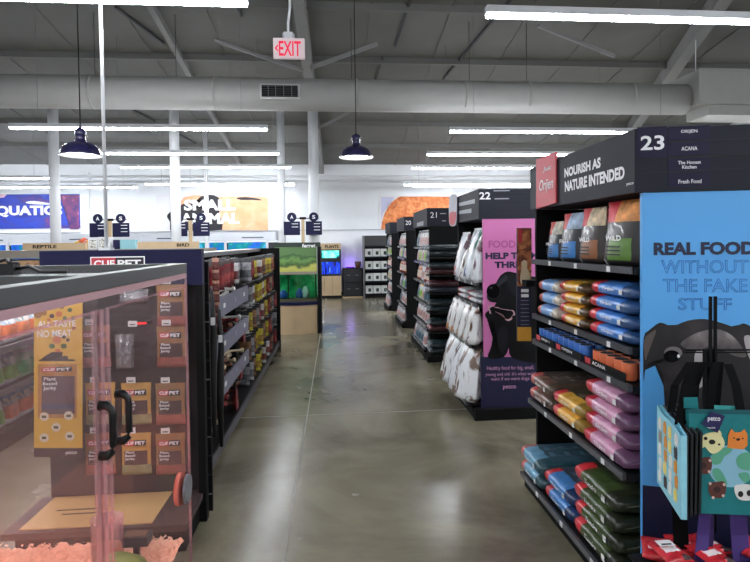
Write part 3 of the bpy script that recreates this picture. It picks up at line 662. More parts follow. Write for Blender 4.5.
# red shelf blade and tall blade
t = thing('shelf_blade_sign', 'red blade sign reading Just Orijen clipped to the NOURISH header', 'sign', (1.15,3.0,1.72))
bl = Plane(1.262,3.4,0,-1)
RB = mat('blade_red', (196,60,72), .5)
shape('board', bl, [(537,159.5),(556.5,152),(556.5,203),(537,209)], .006, RB, t, th=.01)
ptext('Just', bl, (544,168), (544,173.5), (552.5,170), .008, LW, t, shear=.3, bold=.01)
ptext('Orijen', bl, (540.5,182), (540.5,196), (554.5,190), .008, LW, t, shear=.3, bold=.005)
b_ = Plane(1.15,3.66,1,0)
t = thing('aisle_blade_sign', 'tall narrow blade sign with a dog picture and yellow foot beside the pink board', 'sign', (1.2,3.66,1.0))
rect('board', b_, 517,228,531.5,341, .0, mat('blade_navy',(34,36,60),.5), t, th=.012)
rect('photo_print', b_, 517.3,228.5,531.2,286, .002, ramp_mat('warm_photo',[(.3,(60,38,34)),(.45,(150,80,50)),(.58,(205,140,90)),(.7,(70,60,40))],14,3,.5,1), t)
rect('red_mark', b_, 518,229,522,243, .004, RB, t)
shape('pale_dog', b_, [(521,263),(524,260),(527,262),(527,268),(530,276),(528,284),(521,284),(520,275),(522,269)], .004, mat('cream',(215,195,160),.6), t, smooth=3)
for y in (289,294): rect('headline', b_, 521,y,528.5,y+3.2, .003, WPRINT, t)
for y in range(300,327,4): rect('text_line', b_, 520.5,y,529,y+1, .003, mat('dim_print',(110,112,130),.6), t)
rect('yellow_foot', b_, 517.3,327,531.2,341, .002, mat('foot_yellow',(222,165,60),.5), t)
MB().box(1.24,3.5701,1.3,1.32,3.6595,1.34,PANELB).build('bracket', t)

# bags of endcap 23
BLU=((70,130,205),(205,45,60),(40,75,125),(50,90,150)); YEL=((220,165,50),(200,45,55),(80,60,35),(170,130,60)); TAN=((120,165,215),(205,110,100),(190,180,165),(70,80,95))
BRN=((115,85,75),(190,90,85),(80,65,55),(85,75,70)); PNK=((205,150,180),(195,45,65),(105,70,100),(120,80,105)); YEL2=((228,175,75),(205,55,65),(150,120,50),(70,62,50))
GRN=((62,78,42),(205,50,60),(34,40,26),(52,58,42)); BLU2=((75,135,200),(200,55,65),(30,55,100),(60,70,85)); TEL=((105,160,190),(205,100,95),(45,80,90),(60,85,100))
def stack(pr, n, x, y, z, T, what, where, grp):
    for i in range(n):
        pr.put((x+random.uniform(-.008,.012), y+random.uniform(-.006,.006), z+.002+i*T*1.03), (0,0,random.uniform(-.025,.025)),
               '%s, %s %s' % (what, (['lowest','topmost'] if n == 2 else ['lowest','second up','topmost'] if n == 3 else ['lowest','second up','third up','topmost'])[i], where), grp)
G = 'flat food bags stacked on the nearest right endcap'
stack(bagproto('sky',.42,.34,.066,BLU,'Orijen'),4,1.285,2.55,1.125,.066,'blue red-capped kibble bag','in the fourth-shelf stack by the blue board',G)
stack(bagproto('amber',.34,.34,.060,YEL,'Orijen',seed=2),4,1.285,2.965,1.125,.060,'yellow red-capped kibble bag','in the fourth-shelf middle stack',G)
stack(bagproto('pale_blue',.33,.34,.075,TAN,None,seed=3),3,1.285,3.335,1.125,.075,'pale blue and cream kibble bag','in the fourth-shelf far stack',G)
stack(bagproto('pink',.42,.44,.080,PNK,'Orijen',seed=4),4,1.25,2.55,.575,.080,'pink red-capped kibble bag','in the second-shelf stack by the blue board',G)
stack(bagproto('gold',.38,.44,.078,YEL2,'Orijen',seed=5),2,1.25,2.985,.575,.078,'golden yellow kibble bag','in the second-shelf middle stack',G)
stack(bagproto('brown',.36,.44,.085,BRN,'Acana',seed=6),2,1.25,3.365,.575,.085,'brown and cream kibble bag','in the second-shelf far stack',G)
stack(bagproto('olive',.44,.56,.088,GRN,'Tundra',seed=7),4,1.20,2.565,.10,.088,'dark green red-capped kibble bag','in the bottom-shelf stack by the blue board',G)
stack(bagproto('mid_blue',.38,.56,.082,BLU2,'Orijen',seed=8),2,1.20,3.0,.10,.082,'bright blue kibble bag','in the bottom-shelf middle stack',G)
stack(bagproto('sea_blue',.36,.56,.088,TEL,'Acana',seed=9),2,1.19,3.385,.10,.088,'grey-blue kibble bag','in the bottom-shelf far stack',G)
# cans in trays
CANB = mat('can_blue',(60,110,190),.3); CANO = mat('can_orange',(215,110,70),.3); LID = mat('can_lid',(170,172,176),.25,.8)
def mk_can(m, m2):
    def f():
        t = thing('food_can','', 'can')
        MB().lathe([(0,0),(.032,0),(.034,.004),(.034,.076),(.032,.08)],0,0,m,16).build('can_body', t)
        MB().lathe([(.032,.0802),(.030,.078),(0,.078)],0,0,m2,16).build('lid', t); return t
    return Proto(f)
cb, co = mk_can(CANB,LID), mk_can(CANO,LID)
for k, (y0, y1, pr, nm) in enumerate(((2.38,2.80,co,'orange'),(2.82,3.18,cb,'blue'),(3.20,3.5,cb,'far blue'))):
    t = thing('display_tray', ['black display tray of orange cans beside the blue board','black display tray of blue cans, in the middle of the can shelf','black display tray of blue cans at the far end of the can shelf'][k], 'tray', (1.4,(y0+y1)/2,.962))
    MB().box(1.275,y0,.962,1.62,y1,.966,PANELB).build('tray_floor', t)
    MB().box(1.275,y0,.967,1.278,y1,1.005,PANELB).build('front_lip', t); MB().box(1.617,y0,.967,1.62,y1,1.03,PANELB).build('rear_lip', t)
    pl = Plane(1.2745,y1,0,-1)
    shape('red_mark', pl, [(.02,.972),(.08,.972),(.08,1.002),(.02,1.002)], .0015, RB, t, px=False)
    lettering('ORIJEN' if k else 'ACANA', pl, .10, .978, .24, .996, .0015, LW, t, bold=.02)
    n = int((y1-y0)/.072)
    for r in range(2):
        for i in range(n):
            pr.put((1.318+r*.075, y0+.04+i*.0715, .9665),(0,0,0),'%s food can, %s from the near end, %s row of its tray' % (nm, ORD[i], ['front','rear'][r]), 'cans on the third shelf')
# standing pouches on top shelf
def pouchmats(tag_, body, panel, top1, top2, sidec=(150,150,148)):
    return [mat(tag_+'_body',body,.4,coat=.2), mat(tag_+'_panel',panel,.4), mat(tag_+'_red',top1,.4), mat(tag_+'_photo',top2,.5,noise=.5,scale=25), mat('foil_grey',sidec,.35,noise=.25,scale=20,bump=.4), mat('pouch_white',(225,225,225),.5)]
def fn_orj(u, v, front):
    if not front: return 4
    if v > .70: return 2 if u < .38 else 3
    if .08 < v < .44 and .28 < u < .95: return 1
    if u < .2 and v < .6 and (int(v*14)%3 == 0): return 5
    return 0
PZ = 1.478
specs = [(2.53,.29,.305,.11,'green',(38,36,36),(100,140,60),(205,40,60),(215,140,70)),
         (2.84,.235,.29,.10,'brown',(52,44,42),(150,95,60),(205,50,60),(200,180,150)),
         (3.10,.23,.275,.10,'blue',(44,46,54),(60,130,200),(200,60,60),(150,170,195)),
         (3.33,.19,.235,.09,'small blue',(44,46,54),(60,130,200),(200,60,60),(190,185,170))]
for k, (y, w_, h_, t_, nm, *cs) in enumerate(specs):
    def mk(w_=w_, h_=h_, t_=t_, nm=nm, cs=cs):
        t = thing('food_pouch','', 'pet food pouch'); ms = pouchmats('pch'+nm.replace(' ',''), *cs)
        pouch_bm(w_,h_,t_,fn_orj,ms,wr=.002,lean=.03).build('pouch_body', t)
        pl = Plane(0,-t_/2,1,0)
        lettering('WILD' if 'blue' not in nm else 'FISH', pl, -w_*.18, h_*.38, w_*.28, h_*.46, .010, WPRINT, t, bold=.02)
        b = MB()
        for i in range(3): b.box(-w_*.15,-t_/2-.011,h_*(.16+.06*i),w_*.25,-t_/2-.009,h_*(.18+.06*i),mat('dim_label',(40,50,40),.6))
        b.build('label_lines', t); return t
    pr = Proto(mk)
    for r in range(3):
        pr.put((1.35+r*.13, y, PZ+.001), (0,0,-PI/2+.06), '%s panelled upright food pouch, %s row back, top shelf under the NOURISH header' % (nm, ORD[r]), 'upright pouches on the nearest right endcap')

# ---------------- endcap 22
S22 = [(.14,1.16),(.66,1.20),(1.02,1.27),(1.22,1.27)]
e22, h22, side2, near2 = endcap(22, 1.285, 4.95, 5.95, .06, 'second right endcap unit, headed 22, with a pink HELP THEM THRIVE board', S22, panelm=mat('pink_board',(196,110,165),.5), depth=.9)
ptext('22', near2, (479.3,192.3), (479.3,199.5), (490.5,199.3), .003, LW, h22, bold=.02)
for y, x0_, x1_ in ((190,493.5,509.5),(198,494.5,509)): shape('small_print', near2, [(x0_,y+.3),(x1_,y),(x1_,y+1.1),(x0_,y+1.4)], .003, mat('dim_letter',(150,150,160),.6), h22)
for y in (192.5,196.5,205,213): shape('sign_groove', near2, [(492,y),(533,y-.5),(533,y),(492,y+.5)], .002, LN, h22)
GL = mat('grey_print',(165,168,176),.5)
for a,b__,c,d_ in ((459,203,475,199),(459,211,471.5,208.5)): shape('headline_bar', side2, [(a,b__),(c,d_),(c,d_+4.3),(a,b__+3.2)], .002, GL, h22)
p2 = Plane(1.32,4.95,1,-.06)
sp22 = [c for c in children(e22) if c.name.startswith('side_panel')][0]
ptext('FOOD TO', p2, (488.5,240.5), (488.5,248), (532,247.6), .002, mat('pink_deep',(165,80,135),.5), sp22, bold=.03)
ptext('HELP THEM', p2, (485.5,252.5), (485.5,259), (538,258.8), .002, NB, sp22, bold=.05)
ptext('THRIVE', p2, (494.5,261.5), (494.5,268), (530,267.8), .002, NB, sp22, bold=.05)
rect('navy_zone', p2, 481,357,566,413.5, .0015, mat('navy_zone',(26,28,60),.5), sp22)
DK = mat('black_dog',(14,14,17),.35,noise=.4,scale=9)
shape('dog_picture', p2, [(487,294),(489,286),(496,283),(500,276),(507,271.5),(516,273),(528,276),(540,285),(545,357),(512,358),(510,345),(504,357),(488,357.5),(491.5,345),(494,322),(487,319),(485,314),(489,310),(495,306),(498,303),(491,302),(487.5,299)], .0025, DK, sp22, smooth=3)
DH = mat('dog_sheen',(44,44,52),.35,noise=.4,scale=14)
shape('dog_ear', p2, [(508,277),(516,275),(523,281),(524,292),(518,298),(511,292),(508,284)], .0035, mat('dog_sheen2',(26,26,32),.35), sp22, smooth=3)
shape('dog_brow', p2, [(497,284),(501,278),(506,275),(508,279),(503,283),(499,287)], .0038, DH, sp22, smooth=3)
shape('dog_chest', p2, [(499,330),(505,326),(508,336),(506,350),(501,352),(498,342)], .0035, mat('dog_sheen2',(26,26,32),.35), sp22, smooth=3)
oval('nose_glint', p2, 491, 288, 1.6, 1.2, .0055, DH, sp22)
oval('nose', p2, 493, 291, 6.5, 7, .004, mat('nose_black',(8,8,10),.25), sp22)
BO = mat('bone_outline',(190,150,160),.5)
bone = [(489,311),(488,307),(492,305),(495,308),(498,307),(507,312),(511,310),(514,311),(515,315),(512,316),(512,319),(508,321),(505,319),(505,316),(496,311),(493,312),(490,314)]
shape('bone', p2, bone, .004, BO, sp22, smooth=3); cxb, cyb = 501.5, 312.5
shape('bone_centre', p2, [(cxb+(x-cxb)*.87, cyb+(y-cyb)*.80) for x,y in bone], .0055, DK, sp22, smooth=3)
PT = mat('pink_print',(205,150,190),.5)
ptext('Healthy food for big, small,', p2, (487,366), (487,371), (534,370.5), .003, PT, sp22, bold=.0)
ptext("young and old. It's what we'd", p2, (485.5,372.5), (485.5,376.8), (535,376), .003, PT, sp22, bold=.0)
ptext('want if we were dogs.', p2, (491,377), (491,381.5), (530,381), .003, PT, sp22, bold=.0)
ptext('petco', p2, (503,385), (503,390), (516,389.6), .003, PT, sp22, bold=.02)
MB().box(1.22,4.88,0,2.2,4.945,.10,PANELB).build('plinth', e22)
t = thing('shelf_blade_sign', 'white and red rounded blade sign clipped to the header numbered 22', 'sign', (1.2,5.9,1.8))
bl = Plane(1.272,6.1,0,-1)
shape('board', bl, [(450.5,197),(456.5,194.5),(457.5,198),(457.5,220),(455,226),(451,225),(450,218)], .012, mat('blade_grey',(185,185,195),.5), t, th=.008, smooth=2)
shape('red_patch', bl, [(450.7,213),(457,212),(457,219),(455,225),(451.2,224)], .0135, RB, t, smooth=2)
# glossy white food bags
def glossy(tag_, body, a, c, rough=.25): return [ramp_mat(tag_+'_b',[(.36,c),(.42,body),(.58,body),(.62,tuple(int(v*.75) for v in body)),(.67,(70,70,78))],5.5,4,rough,1.2,stretch=(1,1,.6)) if min(body) > 190 else mat(tag_+'_b',body,rough,noise=.25,scale=12,coat=.5,bump=.8), mat(tag_+'_a',a,.35,noise=.3,scale=14,bump=.5), mat(tag_+'_c',c,.4,noise=.5,scale=18,bump=.5), mat('dark_stock_print',(40,42,52),.4)]
def fn_white(u, v, front):
    if not front: return 0
    if v > .86: return 0
    if .10 < v < .25: return 1 if u < .5 else 0
    if .30 < v < .36 and u > .4: return 2
    return 0
def bagfam(tag_, w_, h_, t_, cols, name='plastic_food_bag', fn=fn_white, seed=0, wr=.006, lean=.12):
    def mk():
        t = thing(name,'', 'pet food bag')
        pouch_bm(w_,h_,t_,fn,glossy(tag_,*cols),seed=seed,wr=wr,lean=lean).build('bag_body', t)
        MB().box(-w_*.42,lean*h_*.98-.006,h_*.965,w_*.42,lean*h_*.98+.006,h_*1.01,mat('seal_'+tag_,cols[0],.4)).build('top_seal', t)
        return t
    return Proto(mk)
fam = [bagfam('silver_red',.25,.47,.17,((226,229,234),(190,70,80),(110,80,90)),seed=1),
       bagfam('silver_blue',.25,.50,.17,((224,228,236),(70,80,140),(90,130,120)),seed=2),
       bagfam('silver_tan',.27,.34,.19,((226,226,226),(170,110,60),(90,60,45)),seed=3)]
big = [bagfam('white_big',.33,.49,.26,((230,232,236),(120,100,90),(125,105,95)),seed=4),
       bagfam('white_bigb',.33,.47,.24,((230,232,238),(60,80,120),(100,100,110)),seed=5)]
g22 = 'glossy white food bags on the second right endcap'
FN = ['with a red band','with a blue band','with a tan band']
for i, y in enumerate((5.10,5.33,5.56,5.79)):
    for r in range(2): fam[(i+r)%3].put((1.32+r*.17,y,1.222),(0,0,-PI/2+random.uniform(-.45,.2)),'white food bag %s, %s from near end, %s row, top shelf 22' % (FN[(i+r)%3],ORD[i],['front','rear'][r]),g22)
for i, y in enumerate((5.10,5.34,5.58,5.80)):
    fam[2].put((1.25,y,.662),(0,0,-PI/2+random.uniform(-.4,.4)),'white food bag %s, %s from near end, middle shelf of unit 22' % (FN[2],ORD[i]),g22)
for i, y in enumerate((5.12,5.42,5.72)):
    for r in range(2): big[(i+r)%2].put((1.20+r*.26,y,.142),(0,0,-PI/2+random.uniform(-.4,.4)),'large bulging white bag, %s from near end, %s row, bottom shelf of unit 22' % (ORD[i],['front','rear'][r]),g22)
flat = bagproto('white_flat',.44,.40,.05,((205,205,210),(180,60,70),(150,150,158),(190,190,196)),None,seed=12)
for i, y in enumerate((5.2,5.66)):
    for k in range(2): flat.put((1.285,y,1.022+k*.052),(0,0,0),'flat white red-ended bag, %s of the %s pair on the third shelf of unit 22' % (['lower','upper'][k],['nearer','farther'][i]),g22)

# ---------------- endcaps 21, 20, 19
def small_endcap(num, X, Y0, Y1, label, seed):
    rnd = random.Random(seed)
    t, h, sd, nr = endcap(num, X, Y0, Y1, .0, label, [(.12,X-.05),(.42,X-.02),(.72,X-.01),(1.02,X-.01),(1.30,X),(1.52,X)], zhead=(1.82,2.068))
    return t, h, sd, nr, rnd
def kind_fn(u, v, front):
    return 1 if front and .2 < v < .55 else (2 if front and v > .8 else 0)
cols = [('stk_white',(215,216,220),(190,150,150),(90,90,100)),('stk_grey',(150,155,160),(70,100,120),(60,60,60)),('stk_lime',(200,205,190),(140,190,60),(225,150,50)),
        ('stk_dark',(45,60,66),(120,150,150),(40,50,55)),('stk_red',(150,50,60),(220,200,190),(80,30,40)),('stk_blue',(60,85,140),(190,200,220),(40,50,90)),('stk_rust',(170,90,50),(220,200,180),(90,60,50))]
NM = ['white','grey','lime and white','dark teal','red','blue','rust']
sfam = [bagfam(c[0],.21,.25,.10,c[1:],fn=kind_fn,seed=20+i,wr=.003,lean=.05) for i, c in enumerate(cols)]
dfam = [bagproto('dkteal',.30,.62,.075,((46,66,74),(120,130,130),(30,40,46),(50,74,80)),None,seed=31), bagproto('maroon',.30,.62,.075,((110,36,50),(200,180,170),(60,26,34),(96,36,48)),None,seed=32),
        bagproto('slate',.30,.62,.075,((60,66,86),(140,150,160),(40,44,60),(66,72,90)),None,seed=33)]
DN = ['dark teal','maroon','slate']
HGT = ['bottom','second','third','fourth','fifth','top']
for num, Y0, Y1, X, lab, ncol in ((21,7.70,9.05,1.27,'third right endcap unit, headed 21, with dark folded bags facing the viewer',5),(20,10.3,11.5,1.27,'fourth right endcap unit, headed 20',4),(19,13.0,14.2,1.27,'farthest right endcap unit before the back wall shelves',3)):
    t, h, sd, nr, rnd = small_endcap(num, X, Y0, Y1, lab, num)
    if num == 21: ptext('21', nr, (430.3,212.3), (430.3,217.8), (436.8,217.6), .003, LW, h); rect('small_print', nr, 440,213.2,446,214,.003,GL,h); rect('small_print', nr, 442,220.5,446,221.3,.003,GL,h)
    if num == 21: shape('headline_bar', sd, [(417,223),(423.5,221),(423.5,225.5),(417,226.5)], .002, mat('dim_letter',(150,150,160),.6), h)
    if num == 20: ptext('20', nr, (405.5,220.6), (405.5,225), (411,224.8), .003, LW, h)
    for s, z in enumerate((.12,.42,.72,1.02,1.30,1.52)):
        order = {0:[0,1,0],1:[0,1,0],2:[2,0,1],3:[6,4,0],4:[0,2,1],5:[0,1,0]}[s]
        for i in range(ncol):
            f = rnd.choice(order); y = Y0+.18+i*(Y1-Y0-.25)/ncol
            sfam[f].put((X+.06-(0.06 if s == 0 else 0),y,z+.002),(0,0,-PI/2+rnd.uniform(-.2,.2)),'%s upright pet food bag, %s from near end, %s shelf of unit %d' % (NM[f],ORD[i],HGT[s],num),'upright bags on the far right endcaps')
# camera-facing shelves on unit 21
t = thing('side_shelf_rack', 'black shelf rack of dark folded bags on the near side of the unit numbered 21', 'shelf unit', (1.6,7.5,0))
MB().box(1.29,7.66,0.02,2.15,7.69,1.78,PANELB).build('back_panel', t)
zz = [.10,.40,.66,.92,1.16,1.40]
for z in zz: MB().box(1.24,7.36,z-.025,2.15,7.659,z,BLACK).build('shelf', t)
MB().box(1.2,7.34,0,2.15,7.69,.074,PANELB).build('base', t)
for s, z in enumerate(zz):
    for k in range(2 if s else 2):
        f = [0,1,2,0,1,0][(s+(k if s in (2,3) else 0))%6] % 3
        f = {0:0,1:1,2:0,3:2,4:1,5:0}[s] if k == 0 else {0:0,1:0,2:0,3:1,4:0,5:0}[s]
        dfam[f].put((1.24,7.51,z+.002+k*.078),(0,0,0),'%s folded flat bag, %s one on the %s rack shelf beside sign 21' % (DN[f],['lower','upper'][k],HGT[s]),'folded bags beside sign 21')

# ------------------------------------------------------------------ tote rack in front of the blue board
t = thing('tote_hook_rack', 'black wire hook rack standing up in front of the blue board', 'rack', (1.41,2.06,.44))
xr_ = atY(714,363,2.05).x
for x in (xr_-.012,xr_+.008): MB().box(x-.004,2.05,1.10,x+.005,2.06,1.375,PANELB).build('prong', t)
MB().tube([(xr_-.1,2.075,1.165),(xr_+.22,2.03,1.165)],.004,PANELB,6).build('cross_wire', t)
MB().tube([(xr_-.1,2.078,1.155),(xr_+.22,2.033,1.155)],.003,PANELB,6).build('cross_wire', t)
MB().box(xr_-.02,2.062,.44,xr_+.02,2.09,1.16,PANELB).build('upright', t)
def strap(pts, w_, m, name, label, parent=None):
    b = MB()
    for i in range(len(pts)-1):
        p, q = Vector(pts[i]), Vector(pts[i+1]); s = Vector((w_/2,0,0)); n = Vector((0,.0015,0))
        b.add([p-s-n,p+s-n,p+s+n,p-s+n,q-s-n,q+s-n,q+s+n,q-s+n],[(0,1,2,3),(7,6,5,4),(0,4,5,1),(1,5,6,2),(2,6,7,3),(3,7,4,0)],m)
    return b
tt_ = .20
def tpl(x, y): return Plane(x,y,1,-tt_)
Yt = 1.95
tp = tpl(1.12,Yt)
TEAL = mat('teal_fabric',(20,120,124),.75,noise=.05,scale=40,bump=.1)
A = tp.P(689,412); B = tp.P(689,513); 
t = thing('tote_bag', 'teal tote bag printed with animal faces around a globe, hanging at the right edge', 'bag', tp.W(A[0]+.2,B[1]))
u0, u1, v0, v1 = A[0], A[0]+.40, B[1], A[1]
b_ = MB(); nx, nz = 12, 10; vs = []
for s in (0,1):
    for j in range(nz+1):
        for i in range(nx+1):
            u = u0+(u1-u0)*i/nx; v = v0+(v1-v0)*j/nz
            bul = .012*math.sin(PI*i/nx)*(1-.3*j/nz)
            vs.append(tp.W(u, v+ (-.006*math.sin(PI*i/nx) if j==nz else 0), (-.0 if s == 0 else -.03)+ (0 if s == 0 else -bul)))
N = (nx+1)*(nz+1); fs = []
for s in (0,1):
    for j in range(nz):
        for i in range(nx): a = s*N+j*(nx+1)+i; fs.append((a,a+1,a+nx+2,a+nx+1))
for j in range(nz):
    a = j*(nx+1); fs.append((a,a+nx+1,N+a+nx+1,N+a)); a += nx; fs.append((a,a+nx+1,N+a+nx+1,N+a))
for i in range(nx): fs.append((i,i+1,N+i+1,N+i))
b_.add(vs,fs,TEAL,False); b_.build('bag_body', t)
SEAM = mat('teal_dark',(14,84,92),.75)
shape('rim', tp, [(u0,v1-.004),(u1,v1-.004),(u1,v1+.012),(u0,v1+.012)], .003, SEAM, t, px=False)
shape('back_rim', tp, [(688,400),(702,400),(703,412),(688,411)], -.036, TEAL, t)
shape('back_rim', tp, [(719,408),(741,409),(741,414),(719,413)], -.036, mat('teal_light',(60,160,155),.7), t)
def T(name, pts, off, m, par=t, sm=3): return shape(name, tp, pts, off, m, par, smooth=sm)
GLB = T('globe_print', [(731+ 23*math.cos(i*PI/8), 466+21*math.sin(i*PI/8)) for i in range(16)], .002, mat('globe_blue',(135,185,205),.7))
GG = mat('globe_green',(90,165,135),.7)
T('land', [(714,452),(722,448),(732,446),(730,452),(724,456),(720,463),(713,464),(711,458)], .0035, GG, GLB); T('land', [(712,470),(718,468),(723,474),(727,484),(722,485),(715,479)], .0035, GG, GLB)
T('land', [(736,458),(744,452),(752,455),(753,466),(747,470),(738,467)], .0035, GG, GLB); T('land', [(738,474),(746,472),(750,478),(744,482)], .0035, GG, GLB)
CR = mat('cream_print',(228,220,165),.7); OR = mat('orange_print',(225,130,50),.7); BR = mat('brown_print',(92,52,44),.7); WH = mat('white_face',(225,225,222),.7); BK = mat('face_black',(25,20,22),.7)
T('dog_face', [(702,436),(707,433),(716,432),(722,437),(724,445),(717,452),(711,453),(706,448),(702,443)], .004, CR)
T('dog_ear_print', [(697,441),(702,438),(704,446),(700,447)], .0045, CR); T('dog_ear_print', [(714,432),(719,430),(721,435),(716,437)], .0045, CR)
oval('dog_patch_print', tp, 711.5, 441.5, 3.2, 2.4, .0055, BK, t); oval('dog_spot', tp, 705, 438, 1.8, 1.6, .0055, BK, t); oval('dog_spot', tp, 718.5, 444, 1.2, 1, .0055, BK, t)
shape('cat_face', tp, [(727,447),(728,434),(731,428),(734,432),(740,432),(744,429),(747,434),(747,445),(743,449),(732,448)], .004, OR, t)
oval('cat_nose', tp, 737.5, 439, 2, 1.3, .0055, BK, t); 
for q in ((733.5,437.5),(742,438)): oval('cat_eye', tp, q[0], q[1], 1.1, .6, .0055, BK, t)
for (cx, cy) in ((702.5,465),(716.5,489)):
    T('bear_face', [(cx-8,cy-6),(cx-3,cy-7),(cx+7,cy-8),(cx+9,cy),(cx+6,cy+8),(cx-3,cy+8),(cx-8,cy+3)], .004, BR)
    for dx, dy in ((-7,-6),(7,-5),(-4,8),(6,6)): oval('bear_ear', tp, cx+dx, cy+dy, 1.4, 1.4, .0055, mat('pale_pink',(225,190,180),.7), t)
    oval('bear_muzzle', tp, cx, cy, 3.4, 3, .0055, mat('brown_dark',(58,30,28),.7), t)
T('panda_face', [(734,486),(740,484),(748,484),(754,488),(755,496),(748,500),(739,499),(735,494)], .004, WH)
for q in ((740,493.5),(748.5,492.5)): oval('panda_patch', tp, q[0], q[1], 2.6, 3, .0055, BK, t)
for x0_ in ((706,404,716),(730,404,742)): pass
Y2_ = Yt-.05
def at2(px, py, Y): p = atY(px,py,Y); return (p.x,p.y,p.z)
HB = mat('black_webbing',(8,8,9),.9,spec=.1)
strap([at2(710,412,1.955),at2(712,385,1.99),at2(716,362,2.03)], .035, HB, '', '').build('handle', t)
strap([at2(741,414,1.90),at2(736,385,1.96),at2(728,364,2.03)], .035, HB, '', '').build('handle', t)
strap([at2(716,408,1.985),at2(718,385,2.01),at2(720,362,2.04)], .03, HB, '', '').build('handle', t)
tg = thing('swing_tag', 'small navy diamond-hung swing tag lettered petco on the teal tote bag', 'tag', tp.W(*tp.P(711,422),.015))
shape('card', tp, [(710,410.5),(723.5,415),(716,432),(700,423)], .012, mat('tag_navy',(34,30,84),.4), tg)
ptext('petco', tp, (706,415.5), (706,421), (718.5,421), .014, LW, tg, bold=.02)
ptext('reusable', tp, (706,425), (706,427), (713.5,427.5), .014, LW, tg, bold=.0)
# light-blue bag seen edge-on with dark bags behind
PA, PB = atY(657,405,2.11), atY(681,420,1.85)
lp = Plane(PA.x,PA.y,PB.x-PA.x,PB.y-PA.y); Lw = (Vector((PB.x,PB.y,0))-Vector((PA.x,PA.y,0))).length
zt_ = PA.z; zb_ = atY(674,517,1.87).z
t = thing('tote_bag', 'light blue tote bag printed with little pets, hanging edge-on left of the teal one', 'bag', lp.W(Lw/2,zb_))
LB = mat('light_blue_fabric',(145,208,226),.7,noise=.05,scale=30)
b_ = MB(); b_.add([lp.W(0,zb_+.02),lp.W(Lw,zb_),lp.W(Lw,zt_-.03),lp.W(Lw*.7,zt_-.012),lp.W(Lw*.35,zt_-.015),lp.W(0,zt_), lp.W(.01,zb_+.02,-.02),lp.W(Lw,zb_,-.02),lp.W(Lw,zt_-.03,-.02),lp.W(Lw*.7,zt_-.012,-.02),lp.W(Lw*.35,zt_-.015,-.02),lp.W(0,zt_,-.02)],
    [(0,1,2,3,4,5),(11,10,9,8,7,6),(0,6,7,1),(1,7,8,2),(0,5,11,6)], LB); b_.build('bag_body', t)
rnd = random.Random(4)
pc = [(235,235,230),(236,232,220),(225,150,60),(60,50,50),(240,220,120),(150,140,130)]
for j in range(5):
    for i in range(4):
        cu_, cv_ = Lw*(.16+.22*i)+rnd.uniform(-.006,.006), zb_+.05+j*(zt_-zb_-.07)/5; c = rnd.choice(pc)
        shape('pet_print', lp, [(cu_-.016,cv_-.01),(cu_-.018,cv_+.022),(cu_-.008,cv_+.036),(cu_,cv_+.027),(cu_+.010,cv_+.038),(cu_+.017,cv_+.02),(cu_+.014,cv_-.01)], .002, mat('pet%d'%c[0],c,.7), t, px=False)
b_ = strap([at2(671,412,1.96),at2(675,385,1.99),at2(690,362,2.04)], .03, HB, '', ''); b_.build('handle', t)
for k in range(4):
    ox = .018+.022*k
    q = Plane(PA.x+ox*1.0,PA.y+ox*.4,PB.x-PA.x,PB.y-PA.y)
    tt = thing('tote_bag', 'black side of a folded tote bag, %s one behind the light blue bag' % ORD[k], 'bag', q.W(Lw/2,zb_), group='dark folded tote bags')
    shape('bag_body', q, [(.01,zb_+.02),(Lw*.5,zb_-.008*k),(Lw*.98,zb_-.006),(Lw+.003*k,zt_-.03),(Lw*.5,zt_-.02),(.01,zt_)], -.006, mat('black_nonwoven',(20,22,26),.7), tt, px=False, th=.008)
    strap([(q.W(Lw*.7,zt_-.02,-.01)[0],q.W(Lw*.7,zt_-.02)[1],zt_-.02),at2(686+3*k,385,2.0+.01*k),at2(694+3*k,362,2.04)], .035, HB, '', '').build('handle', tt)
# purple leads below the teal bag
PU = mat('purple_webbing',(62,40,110),.6)
for k, (xa, xb, wd) in enumerate(((706,700,.05),(737,742,.07))):
    t = thing('purple_strap', ['left purple fabric strap hanging below the teal tote bag','right purple fabric strap hanging below the teal tote bag'][k], 'strap', at2(xa,540,2.0))
    strap([at2(xa,505,2.0),at2((xa+xb)/2,535,1.99),at2(xb,566,1.97),at2(xb,575,1.97)], wd, PU, '', '').build('webbing', t)
    strap([at2(xa+6,505,2.005),at2(xa+5,540,2.004),at2(xb+6,575,2.0)], .02, mat('purple_dark',(40,26,80),.6), '', '').build('edge_binding', t)
t = thing('black_strap', 'broad black strap hanging between the two tote bags above the treat packs', 'strap', at2(680,540,2.03))
strap([at2(679,500,2.03),at2(681,540,2.03),at2(682,575,2.03)], .06, HB, '', '').build('webbing', t)
# treat bin
zb = .375
t = thing('treat_bin', 'low black bin under the hanging tote bags', 'bin', (1.4,1.93,0))
MB().box(1.13,1.72,0,1.95,2.06,zb-.01,PANELB).build('bin_body', t)
MB().box(1.12,1.71,zb-.009,1.96,2.07,zb,BLACK).build('top_board', t)
def fn_treat(u, v, front): return (1 if .3 < v < .55 and u > .2 else 0) if front else 0
def mk_tr():
    t = thing('treat_pack','', 'treat pack'); pouch_bm(.11,.14,.03,lambda u,v,f: 1 if (.35<v<.6 and .15<u<.8) else (2 if v<.2 and u>.6 else 0),[mat('treat_red',(190,35,45),.3,coat=.3,noise=.2,scale=40,bump=.4),mat('treat_white',(225,215,215),.35),mat('treat_dark',(60,30,30),.4)],seed=3,wr=.003).build('pack_body', t)
    MB().box(-.05,-.003,.134,.05,.003,.143,mat('treat_seal',(170,40,45),.4)).build('seal', t); return t
tr = Proto(mk_tr); rnd = random.Random(3)
